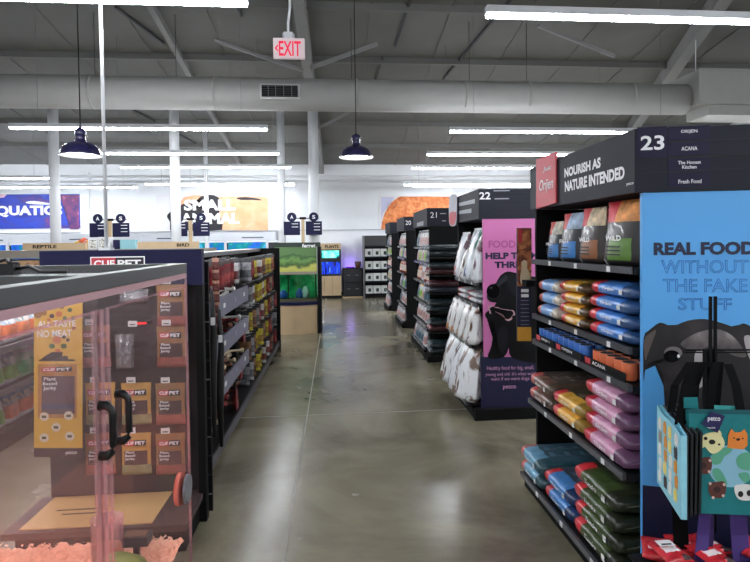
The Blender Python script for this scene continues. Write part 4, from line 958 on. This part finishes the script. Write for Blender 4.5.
pos = [(1.20,2.0,0),(1.25,1.93,.025),(1.33,2.0,.0),(1.40,1.9,.02),(1.46,2.0,.0),(1.55,1.93,.02),(1.62,2.0,.0),(1.7,1.92,.02),(1.22,1.84,.0),(1.36,1.82,.0),(1.52,1.82,.0)]
for i,(x,y,dz) in enumerate(pos):
    tr.put((x,y,zb+.014+dz),(PI/2*-.96,0,rnd.uniform(-.9,.9)),'red and white treat pack in the bin, %s' % (['at the left rear corner','on top at the left','second of the rear row','on top near the middle','third of the rear row','on top right of the middle','at the rear right','at the right end, on top','at the front left','front middle','front right'][i]),'red treat packs in the bin')
t = thing('price_card', 'small white price card lying on the red treat packs', 'card', at2(650,542,1.98))
MB().box(1.21,2.0,zb+.062,1.27,2.04,zb+.064,TAG).build('card', t); MB().box(1.22,2.005,zb+.0642,1.26,2.015,zb+.0646,mat('card_ink',(60,60,60),.6)).build('ink_line', t)
# ------------------------------------------------------------------ treat endcap (left), seen through the acrylic case
Ye = 3.36
xl, xr = atY(46,300,Ye).x, -.80
t = thing('treat_endcap', 'dark endcap display with a navy header and pegged treat pouches behind the acrylic case', 'shelf unit', ((xl+xr)/2,Ye,0))
MB().box(xl,Ye,.0,xr,Ye+.05,1.50,mat('pegboard',(38,35,38),.6,noise=.1,scale=60)).build('back_board', t)
MB().box(xl-.0,Ye-.37,.0,xr,Ye-.002,.13,PANELB).build('deck_body', t)
dk = MB().box(xl-.04,Ye-.42,.131,xr+.02,Ye-.002,.165,mat('deck_lip',(66,52,52),.5)).build('deck_top', t)
MB().box(xl+.03,Ye-.39,.166,xr-.16,Ye-.02,.170,mat('deck_yellow',(206,170,110),.5)).build('deck_print', dk)
DI = mat('deck_ink',(80,60,45),.6)
for k, (a, c) in enumerate(((.12,.36),(.17,.36))): MB().box(xl+a,Ye-.2-.05*k,.1702,xl+c,Ye-.185-.05*k,.1708,DI).build('print_line', dk)
hd = MB().box(xl-.0,Ye-.06,1.37,xr+.04,Ye-.003,zy(250,Ye,120),NAVY).build('header', t)
hp = Plane(0,Ye-.06,1,0)
MB().box(xr+.0,Ye-.06,.0,xr+.04,Ye-.003,1.369,PANELB).build('side_upright', t)
def logo(pl, u0, v0, u1, v1, off, par, m_txt=WPRINT):
    um = u0+(u1-u0)*.46
    shape('logo_red', pl, [(u0,v0),(um,v0),(um,v1),(u0,v1)], off, RB, par, px=False)
    shape('logo_dark', pl, [(um,v0),(u1,v0),(u1,v1),(um,v1)], off, mat('logo_dark',(36,30,40),.5), par, px=False)
    h = v1-v0; w_ = u1-u0
    lettering('CLIF', pl, u0+w_*.05, v0+h*.2, um-w_*.02, v1-h*.2, off+.001, m_txt, par, bold=.03)
    lettering('PET', pl, um+w_*.04, v0+h*.2, u1-w_*.05, v1-h*.2, off+.001, m_txt, par, bold=.03)
a = hp.P(91.5,258); c = hp.P(144,269)
shape('logo_frame', hp, [(a[0]-.006,c[1]-.006),(c[0]+.006,c[1]-.006),(c[0]+.006,a[1]+.006),(a[0]-.006,a[1]+.006)], .002, WPRINT, hd, px=False)
logo(hp, a[0], c[1], c[0], a[1], .0035, hd)
# peg pouches
OCH = mat('pouch_ochre',(196,150,72),.45,noise=.1,scale=20); RST = mat('pouch_rust',(150,108,66),.45,noise=.1,scale=20); DKL = mat('pouch_dark',(70,50,52),.5); GNP = mat('pouch_greenish',(140,140,100),.5,noise=.3,scale=20); RDP = mat('pouch_redpic',(150,80,70),.5,noise=.3,scale=20)
def treat_pouch(bodym, pic):
    def mk():
        t = thing('treat_pouch','', 'treat pouch'); w_, h_ = .165,.235
        pouch_bm(w_,h_,.035,lambda u,v,f: 0 if not f else (2 if v < .22 else 1 if (.28<v<.62 and .12<u<.88) else 0),[bodym,DKL,pic],seed=9,wr=.001).build('pouch_body', t)
        pl = Plane(0,-.019,1,0); logo(pl,-.06,.168,.06,.200,.001,t)
        lettering('Plant\nBased\nJerky', pl, -.055,.085,.0,.14,.004,WPRINT,t,bold=.01)
        return t
    return Proto(mk)
tpz = [treat_pouch(OCH,GNP), treat_pouch(RST,RDP)]
def mk_ptag():
    t = thing('peg_price_tag','', 'price tag'); MB().box(-.024,-.003,0,.024,0,.032,TAG).build('card', t); MB().box(-.015,-.0045,.008,.015,-.0032,.014,mat('card_ink',(60,60,60),.6)).build('ink_line', t)
    MB().box(-.004,.0,.012,.004,.06,.018,GREY).build('peg', t); return t
ptg = Proto(mk_ptag)
rows = [(367,[(172,1)],283),(411,[(172,1)],328),(424,[(137,0),(171,1),(101,1)],378),(474,[(137,0),(171,1),(101,1)],430)]
rows = [(326,[(172,1)]),(367,[(172,1),(96,1)]),(424,[(137,0),(171,1),(101,0)]),(474,[(137,0),(171,1),(101,1)])]
RW = ['top','second','third','bottom']
Yq = Ye-.08
for r, (yb, L) in enumerate(rows):
    for (px, f) in L:
        p = atY(px,yb,Yq); tpz[f].put((p.x,Yq,p.z),(0,0,0),'%s treat pouch, %s peg row, %s' % (['ochre and green','rust brown'][f],RW[r],'at the right edge' if px>160 else 'just right of the door handles' if px>120 else 'behind the door seam'),'treat pouches hanging on the endcap')
        ptg.put((p.x-.02,Yq-.02,p.z+.24),(0,0,0),'white price tag above the %s row treat pouch %s' % (RW[r],'at the right edge' if px>160 else 'right of the handles' if px>120 else 'behind the door seam'),'peg price tags')
ptg.put((atY(134,326,Yq).x,Yq-.02,atY(134,326,Yq).z),(0,0,0),'white price tag on an empty peg left of the second row treat pouch','peg price tags')
p = atY(141,324,Yq)
t = thing('shelf_beacon', 'small glowing red light bar on the peg board', 'light', (p.x,Yq,p.z)); MB().box(p.x-.03,Yq-.01,p.z,p.x+.03,Yq,p.z+.008,emis('red_bar',(255,40,40),2)).build('lens', t); MB().box(p.x-.035,Yq+.001,p.z-.004,p.x+.035,Ye-.001,p.z+.012,PANELB).build('housing', t)
# crumpled clear bags on pegs
CLR = glass_mat('clear_film',(215,215,220),.22,.18,(210,212,220),rough=.15)
for k,(px,yb,w_,h_) in enumerate(((125,368,.10,.19),(134,302,.16,.07))):
    p = atY(px,yb,Yq); t = thing('clear_bag', ['crumpled clear plastic bag of pale treats on a peg by the door handle','flat crumpled clear packs on the top row of pegs'][k], 'treat pack', p)
    pouch_bm(w_,h_,.05,lambda u,v,f:0,[CLR],seed=k,wr=.012).build('film', t).location = p
    pouch_bm(w_*.7,h_*.7,.02,lambda u,v,f:0,[mat('pale_treat',(120,112,112),.6,noise=.4,scale=30)],seed=k,wr=.004).build('treats', t).location = p
# tall yellow banner
Yb = 3.20
bp = Plane(0,Yb,1,0)
t = thing('hanging_banner', 'tall yellow cardboard banner with vegetables and a jerky pouch picture', 'banner', atY(58,457,Yb))
rect('board', bp, 34,292,82,448, 0, mat('banner_yellow',(226,178,62),.5,noise=.04,scale=10), t, th=.01)
rect('dark_foot', bp, 34,448,82,457, 0, mat('banner_foot',(60,34,44),.5), t, th=.01)
ptext('ALL TASTE', bp, (38,322.5), (38,329), (76,325), .002, WPRINT, t, bold=.02)
ptext('NO MEAT', bp, (37.5,332), (37.5,339), (72,335), .002, WPRINT, t, bold=.02)
ptext('petco', bp, (66,451), (66,455), (77,455), .002, WPRINT, t)
VG = {'o':(205,110,50),'g':(70,100,50),'d':(60,40,40),'r':(170,60,50),'b':(150,100,50)}
for x,y,r,c in ((38,315,4,'b'),(44,313,3,'b'),(52,316,2.6,'d'),(59,314,3.3,'o'),(65,318,2.2,'g'),(49,320,2,'o'),(70,310,2.4,'g'),(62,307,2.5,'b'),(57,340,4.5,'o'),(64,337,2,'d'),(68,340,2,'d'),(52,346,3,'g'),(64,346,3,'g'),(58,351,3,'o'),(74,328,2,'r'),(73,318,2,'g')):
    oval('vegetable_print', bp, x, y, r, r*.85, .002, mat('veg_'+c,VG[c],.6), t, n=12)
shape('plant_box', bp, [(52,352),(63,352),(62,356),(68,356),(68,359),(75,359.5),(75,361),(39,361),(39,359.5),(45,359),(45,356),(53,356)], .0025, mat('box_dark',(52,40,40),.6), t)
pk = rect('pouch_print', bp, 38,364,77,418, .002, mat('kraft',(186,128,62),.6,noise=.06,scale=20), t)
a = bp.P(42,372); c = bp.P(72,366.5); logo(bp, a[0], a[1], c[0], c[1], .0035, pk)
rect('label_print', bp, 42,376,75,414, .0035, mat('label_plum',(84,56,66),.6,noise=.2,scale=25), pk)
ptext('Plant\nBased\nJerky', bp, (43.5,377), (43.5,390.5), (57.5,390.5), .005, WPRINT, pk, bold=.01)
rect('label_strip', bp, 42,404,75,409, .005, mat('strip_blue',(50,50,90),.6), pk)
for x,y in ((44.5,416.5),(69,415.5),(56.5,427),(44.5,437.5),(70,436)): 
    q = oval('badge', bp, x, y, 4.6, 4.4, .0045, mat('badge_white',(228,218,190),.6), t); rect('badge_mark', bp, x-2.2,y-1.2,x+2.2,y+1.2,.006,mat('badge_ink',(90,70,50),.6),q)

# ------------------------------------------------------------------ chew gondola (left of aisle)
XG = -.87
t = thing('chew_gondola', 'long low black gondola of dog chews along the left of the aisle', 'shelf unit', (-1.2,6,0))
MB().box(-1.36,3.66,.0,-1.31,8.6,1.53,mat('gondola_back',(34,33,36),.6)).build('back_panel', t)
MB().box(-1.309,3.66,.05,XG-.0,8.6,.14,BLACK).build('base_deck', t)
for i in range(8):
    y = 3.9+i*.62; MB().box(XG-.06,y,0,XG-.02,y+.05,.049,BLACK).build('foot', t)
MB().box(-1.36,8.601,0,XG+.03,8.66,zy(248,8.7,278),PANELB).build('end_panel', t, 'black end panel facing along the aisle')
MB().box(-1.309,3.66,1.49,-1.12,8.6,1.53,GREY).build('top_rail', t)
MB().box(-1.309,5.72,.141,-1.0,5.75,1.489,PANELB).build('divider', t)
BINM = mat('bin_grey',(112,112,130),.45); 
for zb, zt, ya in ((1.075,1.19,3.72),(.78,.89,3.72),(.46,.555,3.72)):
    s = MB().box(-1.309,ya,zb-.03,XG-.02,5.7,zb,BLACK).build('shelf', t)
    MB().box(XG-.018,ya,zb-.03,XG,5.7,zt,BINM).build('bin_front', s)
    for i in range(4): MB().box(XG+.0005,ya+.25+i*.48,zb+.03,XG+.003,ya+.33+i*.48,zb+.065,TAG if i%2 else mat('tag_lilac',(150,150,175),.5)).build('price_tag', s)
MB().box(XG+.001,3.70,.055,XG+.012,8.6,.135,mat('kick_strip',(64,62,72),.4)).build('kick_strip', t)

def mk_bone(m, L=.16, r=.014):
    def f():
        t = MB().tube([(-L*.56,0,0),(-L*.53,0,0),(-L*.45,0,.001),(-L*.36,0,.001),(0,0,.004),(L*.36,0,.001),(L*.45,0,.001),(L*.53,0,0),(L*.56,0,0)],[r*.6,r*1.5,r*1.7,r*.85,r*.75,r*.85,r*1.7,r*1.5,r*.6],m,10).build('chew_bone')
        return tag(t, cat='dog chew')
    return Proto(f)
bcol = [('cream',(200,180,150)),('brown',(110,66,46)),('red',(130,40,42)),('white',(222,220,215))]
bones = [mk_bone(mat('chew_'+n,c,.55,noise=.15,scale=30)) for n,c in bcol]
rnd = random.Random(11)
wts = {0:[3,3,0,1,1],1:[1,2,1,3,2],2:[0,0,1,1,0],3:[0,0,3,1,2]}
for s, z in enumerate((1.076,.781,.461,.142)):
    for i in range(16):
        f = rnd.choice(wts[s]); y = 3.85+ (i//2)*.23; dz = .03+ (i%2)*.05+(.03 if s==3 else .045)
        bones[f].put((-1.0+rnd.uniform(-.04,.04),y+rnd.uniform(-.02,.02),z+dz),(rnd.uniform(-.2,.2),rnd.uniform(-.15,.15),rnd.uniform(0,3.1)),
          '%s chew bone, %s pair from near end, %s, %s' % (bcol[f][0],ORD[i//2],['top grey bin','middle grey bin','lowest grey bin','bottom deck'][s],['lower one','upper one'][i%2]),'bones in the chew bins')
# hanging packs
def hang_fn(u, v, f): return (1 if .2<v<.5 else 2 if v>.82 else 0) if f else 0
hc = [('maroon',(110,34,40),(150,50,50),(70,60,60)),('silver',(150,150,155),(90,90,95),(60,60,66)),('yellow',(196,180,60),(150,120,50),(60,60,60)),('tan',(150,110,80),(90,60,50),(60,60,60)),('white',(200,200,200),(120,60,60),(60,60,60))]
def mk_hang(i):
    n, a, b, c = hc[i]
    def f():
        t = thing('hanging_pack','', 'treat pack'); pouch_bm(.15,.23,.05,hang_fn,[mat('hp_%s%d'%(n,k),q,.35,coat=.3,noise=.3,scale=30,bump=.5) for k,q in enumerate((a,b,c))],seed=i,wr=.004).build('pack_body', t)
        MB().tube([(0,-.03,.235),(0,.1,.235)],.003,GREY,6).build('peg', t); return t
    return Proto(f)
hp_ = [mk_hang(i) for i in range(5)]
for i in range(14):
    y = 4.1+i*.115; f = 0 if i < 11 else (4 if i == 11 else 1)
    hp_[f].put((-.98+rnd.uniform(-.02,.02),y,1.24+rnd.uniform(-.01,.015)),(0,0,-rnd.uniform(.1,.5)),'%s hanging chew pack, %s from near end above the top grey bin' % (hc[f][0],(ORD+['thirteenth','fourteenth'])[i]),'packs hung above the chew bins')
colsq = [1,1,3,2,2,4,3,2,0,3,1,0]
for r, z in enumerate((1.22,.95,.68,.41,.15)):
    for i in range(12):
        f = colsq[i] if rnd.random() < .75 else rnd.randrange(5); y = 5.88+i*.22
        hp_[f].put((-.94+rnd.uniform(-.02,.02),y,z),(0,0,-rnd.uniform(.2,.6)),'%s hanging treat pack, column %s from near end, %s row, far peg section' % (hc[f][0],['one','two','three','four','five','six','seven','eight','nine','ten','eleven','twelve'][i],['top','second','middle','fourth','bottom'][r]),'packs in the far peg section')
# maroon sack leaning out low
for k,(y,z) in enumerate(((5.3,.36),(5.05,.15),(5.5,.66))):
    hp_[0].put((-.90,y,z+.0),(.0,0,-PI/2+.3),'maroon chew pack leaning out between the bins, %s' % ['at mid height near the far end','on the bottom deck','just under the middle bin'][k],'loose maroon packs')
# black leads with white tags hanging at the near end
def mk_lead():
    t = thing('dog_lead','', 'dog lead')
    MB().tube([(0,0,0),(.01,0,-.25),(-.005,0,-.55),(.0,0,-.9)],[.012,.02,.028,.012],mat('lead_black',(14,14,16),.6),8).build('webbing', t)
    MB().box(-.014,-.03,-.22,.014,-.024,-.17,TAG).build('swing_tag', t)
    MB().tube([(0,0,.0),(0,.0,.03)],.006,GREY,6).build('clip', t); return t
ld = Proto(mk_lead)
for i in range(9):
    ld.put((-.80-.015*(i%3),3.50+i*.075,1.45-.05*i),(0,0,.4),'black dog lead with a white tag, %s from the near end of the chew gondola' % ORD[i],'black leads at the near end of the chew gondola')
t = thing('slat_panel', 'black slatted panel with white tags at the near end of the chew gondola', 'panel', (-.79,3.44,0))
MB().box(-.80,3.43,.0,-.755,3.455,1.50,PANELB).build('board', t)
for i in range(12): MB().box(-.80,3.424,.1+i*.115,-.755,3.4295,.108+i*.115,GREY if i%3==0 else DARK).build('slat_groove', t)
t = thing('clip_strip', 'reddish brown clip strip of treats hanging at the front of the chew gondola', 'treat strip', (-.86,4.18,.95))
b_ = MB().box(-.865,4.17,.93,-.86,4.2,1.52,mat('strip_plastic',(90,50,48),.5)); b_.build('strip', t)
for i in range(7): pouch_bm(.05,.085,.02,lambda u,v,f:0 if v<.7 else 1,[mat('stick_brown',(96,46,42),.4,noise=.4,scale=40),mat('stick_pale',(180,130,110),.5)],seed=i,wr=.003).build('treat_card', t).location = (-.86,4.15,.95+i*.078)

# ------------------------------------------------------------------ far left run, seen through the case
XR2 = -2.62
t = thing('left_wall_gondola', 'gondola of white and green bagged goods left of the yellow banner', 'shelf unit', (-2.95,6,0))
MB().box(-3.25,3.6,.0,-3.2,8.4,1.35,mat('gondola_pale',(150,140,140),.6)).build('back_panel', t)
MB().box(-3.199,3.6,.0,XR2,8.4,.13,BLACK).build('base_deck', t)
for z in (.46,.80): 
    s = MB().box(-3.199,3.6,z-.03,XR2-.02,8.4,z,BLACK).build('shelf', t); MB().box(XR2-.018,3.6,z-.035,XR2,8.4,z+.01,GREY).build('price_rail', s)
MB().box(XR2-.10,3.6,1.085,XR2-.05,8.4,1.11,emis('shelf_led',(240,248,255),14)).build('shelf_light', t)
MB().box(-3.199,3.6,1.111,XR2-.03,8.4,1.135,WHITE).build('canopy', t)
lc = [('pack_white',(222,226,228),(225,120,70),(90,150,190)),('pack_green',(150,205,160),(60,170,100),(220,230,225)),('pack_mix',(215,220,215),(120,180,70),(70,80,110)),('pack_orange',(232,220,210),(230,130,80),(60,160,170))]
lf = [bagfam(c[0],.19,.26,.11,c[1:],fn=kind_fn,seed=50+i,wr=.004,lean=.05,name='bagged_goods') for i, c in enumerate(lc)]
LN_ = ['white','green','mixed white and lime','orange banded']
for s, (z, ch) in enumerate(((.132,[2,0,2]),(.462,[1,1,2]),(.802,[0,3,0,0]))):
    for i in range(12):
        f = rnd.choice(ch); y = 3.72+i*.21
        lf[f].put((XR2-.12,y,z),(0,0,PI/2+rnd.uniform(-.15,.15)),'%s bagged goods, %s from near end, %s shelf left of yellow banner' % (LN_[f],ORD[i],['bottom','middle','top'][s]),'bagged goods on the far left gondola')

# ------------------------------------------------------------------ acrylic case
XA, XB_, YA, YC, ZT, ZB = -.6, -1.42, .55, 2.345, 1.525, .30
AC = glass_mat('acrylic', (255,252,252), .04, .016, (255,214,216)); FR = mat('case_frame', (72,74,74), .45); PKE = glass_mat('acrylic_edge', (255,232,236), .14, .14, (250,222,228), rough=.15)  # the lamp's pink haze is put into the acrylic colour
t = thing('acrylic_pet_case', 'large clear acrylic pet enclosure with a grey top frame and black door handles', 'enclosure', ((XA+XB_)/2,1.4,0))
MB().box(XB_,YA,0,XA,YC,ZB,mat('case_cabinet',(66,60,60),.5)).build('cabinet', t)
f = MB(); 
f.box(XA-.05,YA,ZT-.038,XA,YC,ZT,FR); f.box(XB_,YA,ZT-.038,XB_+.05,YC,ZT,FR); f.box(XB_+.051,YC-.05,ZT-.038,XA-.051,YC,ZT,FR); f.box(XB_+.051,YA,ZT-.038,XA-.051,YA+.05,ZT,FR); f.box(XB_+.051,1.50,ZT-.034,XA-.051,1.62,ZT,FR)
f.build('top_frame', t)
MB().box(XB_+.051,YA+.051,ZT-.03,XA-.051,1.499,ZT-.022,glass_mat('lid_glass',(215,215,220),.12,.05,(220,220,225))).build('lid', t)
MB().box(XB_+.051,1.621,ZT-.03,XA-.051,YC-.051,ZT-.022,glass_mat('lid_glass',(215,215,220),.12,.05,(220,220,225))).build('lid', t)
zA = ZT-.039
MB().box(XB_+.01,YC-.012,ZB+.001,XA-.012,YC-.004,zA,AC).build('far_wall', t)
MB().box(XB_+.002,YA+.01,ZB+.001,XB_+.009,YC-.013,zA,AC).build('rear_wall', t)
MB().box(XB_+.01,YA+.01,ZB+.001,XA-.012,YA+.016,zA,AC).build('near_wall', t)
MB().box(XB_+.01,1.528,ZB+.001,XA-.02,1.534,zA,AC).build('divider', t)
for (y0, y1, yh, nm) in ((YA+.02,1.520,1.475,'near'),(1.555,YC-.004,1.585,'far')):
    d = MB().box(XA-.008,y0,ZB+.001,XA-.002,y1,1.43,AC).build('door', t)
    MB().box(XA-.010,y0,1.4305,XA-.0,y1,1.436,PKE).build('door_edge', d)
    for yy in (y0-.004,y1-.003): MB().box(XA-.010,yy,ZB+.002,XA-.0005,yy+.006,1.43,PKE).build('door_edge', d)
    MB().tube([(XA+.0,yh,1.068),(XA+.018,yh,1.068),(XA+.030,yh,1.078),(XA+.033,yh,1.092),(XA+.033,yh,1.172),(XA+.030,yh,1.186),(XA+.018,yh,1.196),(XA,yh,1.196)],[.013,.012,.0095,.009,.009,.0095,.012,.013],mat('handle_black',(10,10,12),.35),12).build('door_handle', d)
for k_, y_ in enumerate((1.526,)):
    MB().box(XA-.034,1.536,ZB+.001,XA-.014,1.548,1.43,PKE).build('door_post', t); MB().box(XA-.035,1.5225,ZB+.001,XA-.02,1.527,1.43,PKE).build('door_post', t)
MB().box(XA-.010,YC-.003,ZB+.001,XA,YC,zA,PKE).build('corner_edge', t)
MB().box(XA-.012,YA+.02,zA-.02,XA,YC-.004,zA-.0005,mat('case_trim',(190,150,155),.4)).build('under_frame_trim', t)
# heat lamp under the lid
hx, hy, hz = -1.15,1.2,1.36
q = thing('heat_lamp', 'red heat lamp fixed under the lid inside the acrylic case', 'lamp', (hx,hy,hz))
MB().lathe([(.07,hz),(.075,hz+.01),(.05,hz+.07),(.02,hz+.10),(0,hz+.10)],hx,hy,PANELB,20).build('reflector', q)
MB().lathe([(0,hz+.005),(.03,hz+.015),(.04,hz+.04),(.02,hz+.07),(0,hz+.075)],hx,hy,emis('red_bulb',(255,90,70),.6),14).build('bulb', q)
MB().tube([(hx,hy,hz+.10),(hx,hy,ZT-.031)],.006,PANELB,6).build('stem', q)
l = bpy.data.lights.new('heat_light','SPOT'); l.spot_size = 2.5; l.spot_blend = .6; l.energy = 20; l.color = (1,.30,.25); l.shadow_soft_size = .07
lo = bpy.data.objects.new('heat_light', l); C.objects.link(lo); lo.parent = q; lo.location = (0,0,-.04)
# bedding
b_ = MB(); rnd = random.Random(5); nx, ny = 60, 120; vs = []
from mathutils import noise as mn
for j in range(ny+1):
    for i in range(nx+1):
        x = XB_+.02+(XA-XB_-.045)*i/nx; y = YA+.03+(YC-YA-.055)*j/ny
        vs.append((x,y,.415+.028*mn.noise(Vector((x*9,y*9,0)))+.022*mn.noise(Vector((x*40,y*40,3)))+rnd.uniform(-.006,.006)))
fs = [(j*(nx+1)+i,j*(nx+1)+i+1,(j+1)*(nx+1)+i+1,(j+1)*(nx+1)+i) for j in range(ny) for i in range(nx)]
BED = mat('bedding',(246,192,164),.85,noise=.12,scale=90,bump=.4)
b_.add(vs,fs,BED,False)
for k in range(4500):
    x = rnd.uniform(XB_+.04,XA-.05); y = rnd.uniform(1.2,YC-.04); z = .42+.028*mn.noise(Vector((x*9,y*9,0)))+rnd.uniform(0,.022); a = rnd.uniform(0,PI); r = rnd.uniform(.005,.011); tl = rnd.uniform(-.8,.8)
    c, s = math.cos(a)*r, math.sin(a)*r; dz = tl*r
    b_.add([(x-c,y-s,z-dz),(x+s*.6,y-c*.6,z+dz*.3),(x+c,y+s,z+dz),(x-s*.6,y+c*.6,z-dz*.2)],[(0,1,2,3)],BED)
tag(b_.build('paper_bedding'),'salmon-lit shredded bedding filling the floor of the acrylic case','bedding',kind='stuff')
# hide, tube, disc inside
p = atY(116,560,1.95)
q = thing('small_hide', 'green dome hide half sunk in the bedding below the door handles', 'pet hide', (p.x,1.98,.38))
MB().lathe([(.13,.36),(.128,.43),(.105,.49),(.055,.525),(0,.532)],p.x-.02,1.98,mat('hide_green',(120,130,60),.7,noise=.3,scale=20,bump=.4),24).build('dome', q)
MB().lathe([(0,.40),(.03,.40),(.035,.43),(0,.45)],p.x-.02,1.85,mat('hide_dark',(40,40,24),.8),12).build('doorway', q)
p = atY(107,520,2.12)
q = thing('water_tube', 'clear acrylic cylinder standing in the bedding behind the door seam', 'water bottle', (p.x,2.12,.38))
MB().lathe([(.055,.40),(.055,.60),(.058,.605),(.052,.605),(.050,.41)],p.x,2.12,PKE,24).build('cylinder', q)
MB().lathe([(0,.405),(.048,.405),(.048,.5),(0,.502)],p.x,2.12,mat('seed_mix',(190,140,80),.8,noise=.4,scale=80),20).build('filling', q)
p = atY(137,518,2.2)
q = thing('feeding_dish', 'small dark food dish on the bedding at the far wall of the case', 'dish', (p.x,2.2,.42))
MB().box(p.x-.05,2.16,.47,p.x+.05,2.22,.505,mat('dish_dark',(60,50,54),.4)).build('dish_body', q); MB().box(p.x-.042,2.167,.506,p.x+.042,2.213,.508,mat('dish_food',(110,80,60),.8)).build('food', q)
MB().box(p.x-.01,2.18,.40,p.x+.01,2.2,.4695,mat('dish_dark',(60,50,54),.4)).build('stalk', q)
p = atY(184,490,2.25)
q = thing('wall_disc', 'orange round disc stuck inside the right corner of the case', 'disc', (-.62,2.26,p.z))
MB().tube([(XA-.03,2.262,p.z),(XA-.014,2.262,p.z)],.062,mat('disc_orange',(220,110,90),.5),24).build('disc', q)
MB().tube([(XA+.001,2.262,p.z),(XA+.012,2.262,p.z)],.055,mat('disc_grey',(110,112,120),.35),24).build('backing', q)
# cable bundle on the lid
q = thing('power_adapter', 'black power adapter and coiled cord lying on top of the acrylic case', 'adapter', (-.93,1.59,ZT))
AB = mat('adapter_black',(12,12,14),.4)
MB().box(-1.0,1.575,ZT+.001,-.85,1.61,ZT+.03,AB).build('brick', q)
MB().tube([(-.85,1.59,ZT+.016),(-.82,1.595,ZT+.022),(-.79,1.59,ZT+.008),(-.76,1.585,ZT+.007),(-.72,1.59,ZT+.006)],.005,AB,8).build('cord', q)
MB().tube([(-1.0,1.59,ZT+.016),(-1.04,1.58,ZT+.012),(-1.08,1.59,ZT+.007),(-1.15,1.585,ZT+.007)],.005,AB,8).build('cord', q)
MB().tube([(-.99+.14*i/20, 1.592+.010*math.sin(i*1.3), ZT+.036+.005*math.sin(i*.9)) for i in range(21)],.005,AB,8).build('cord_coil', q)
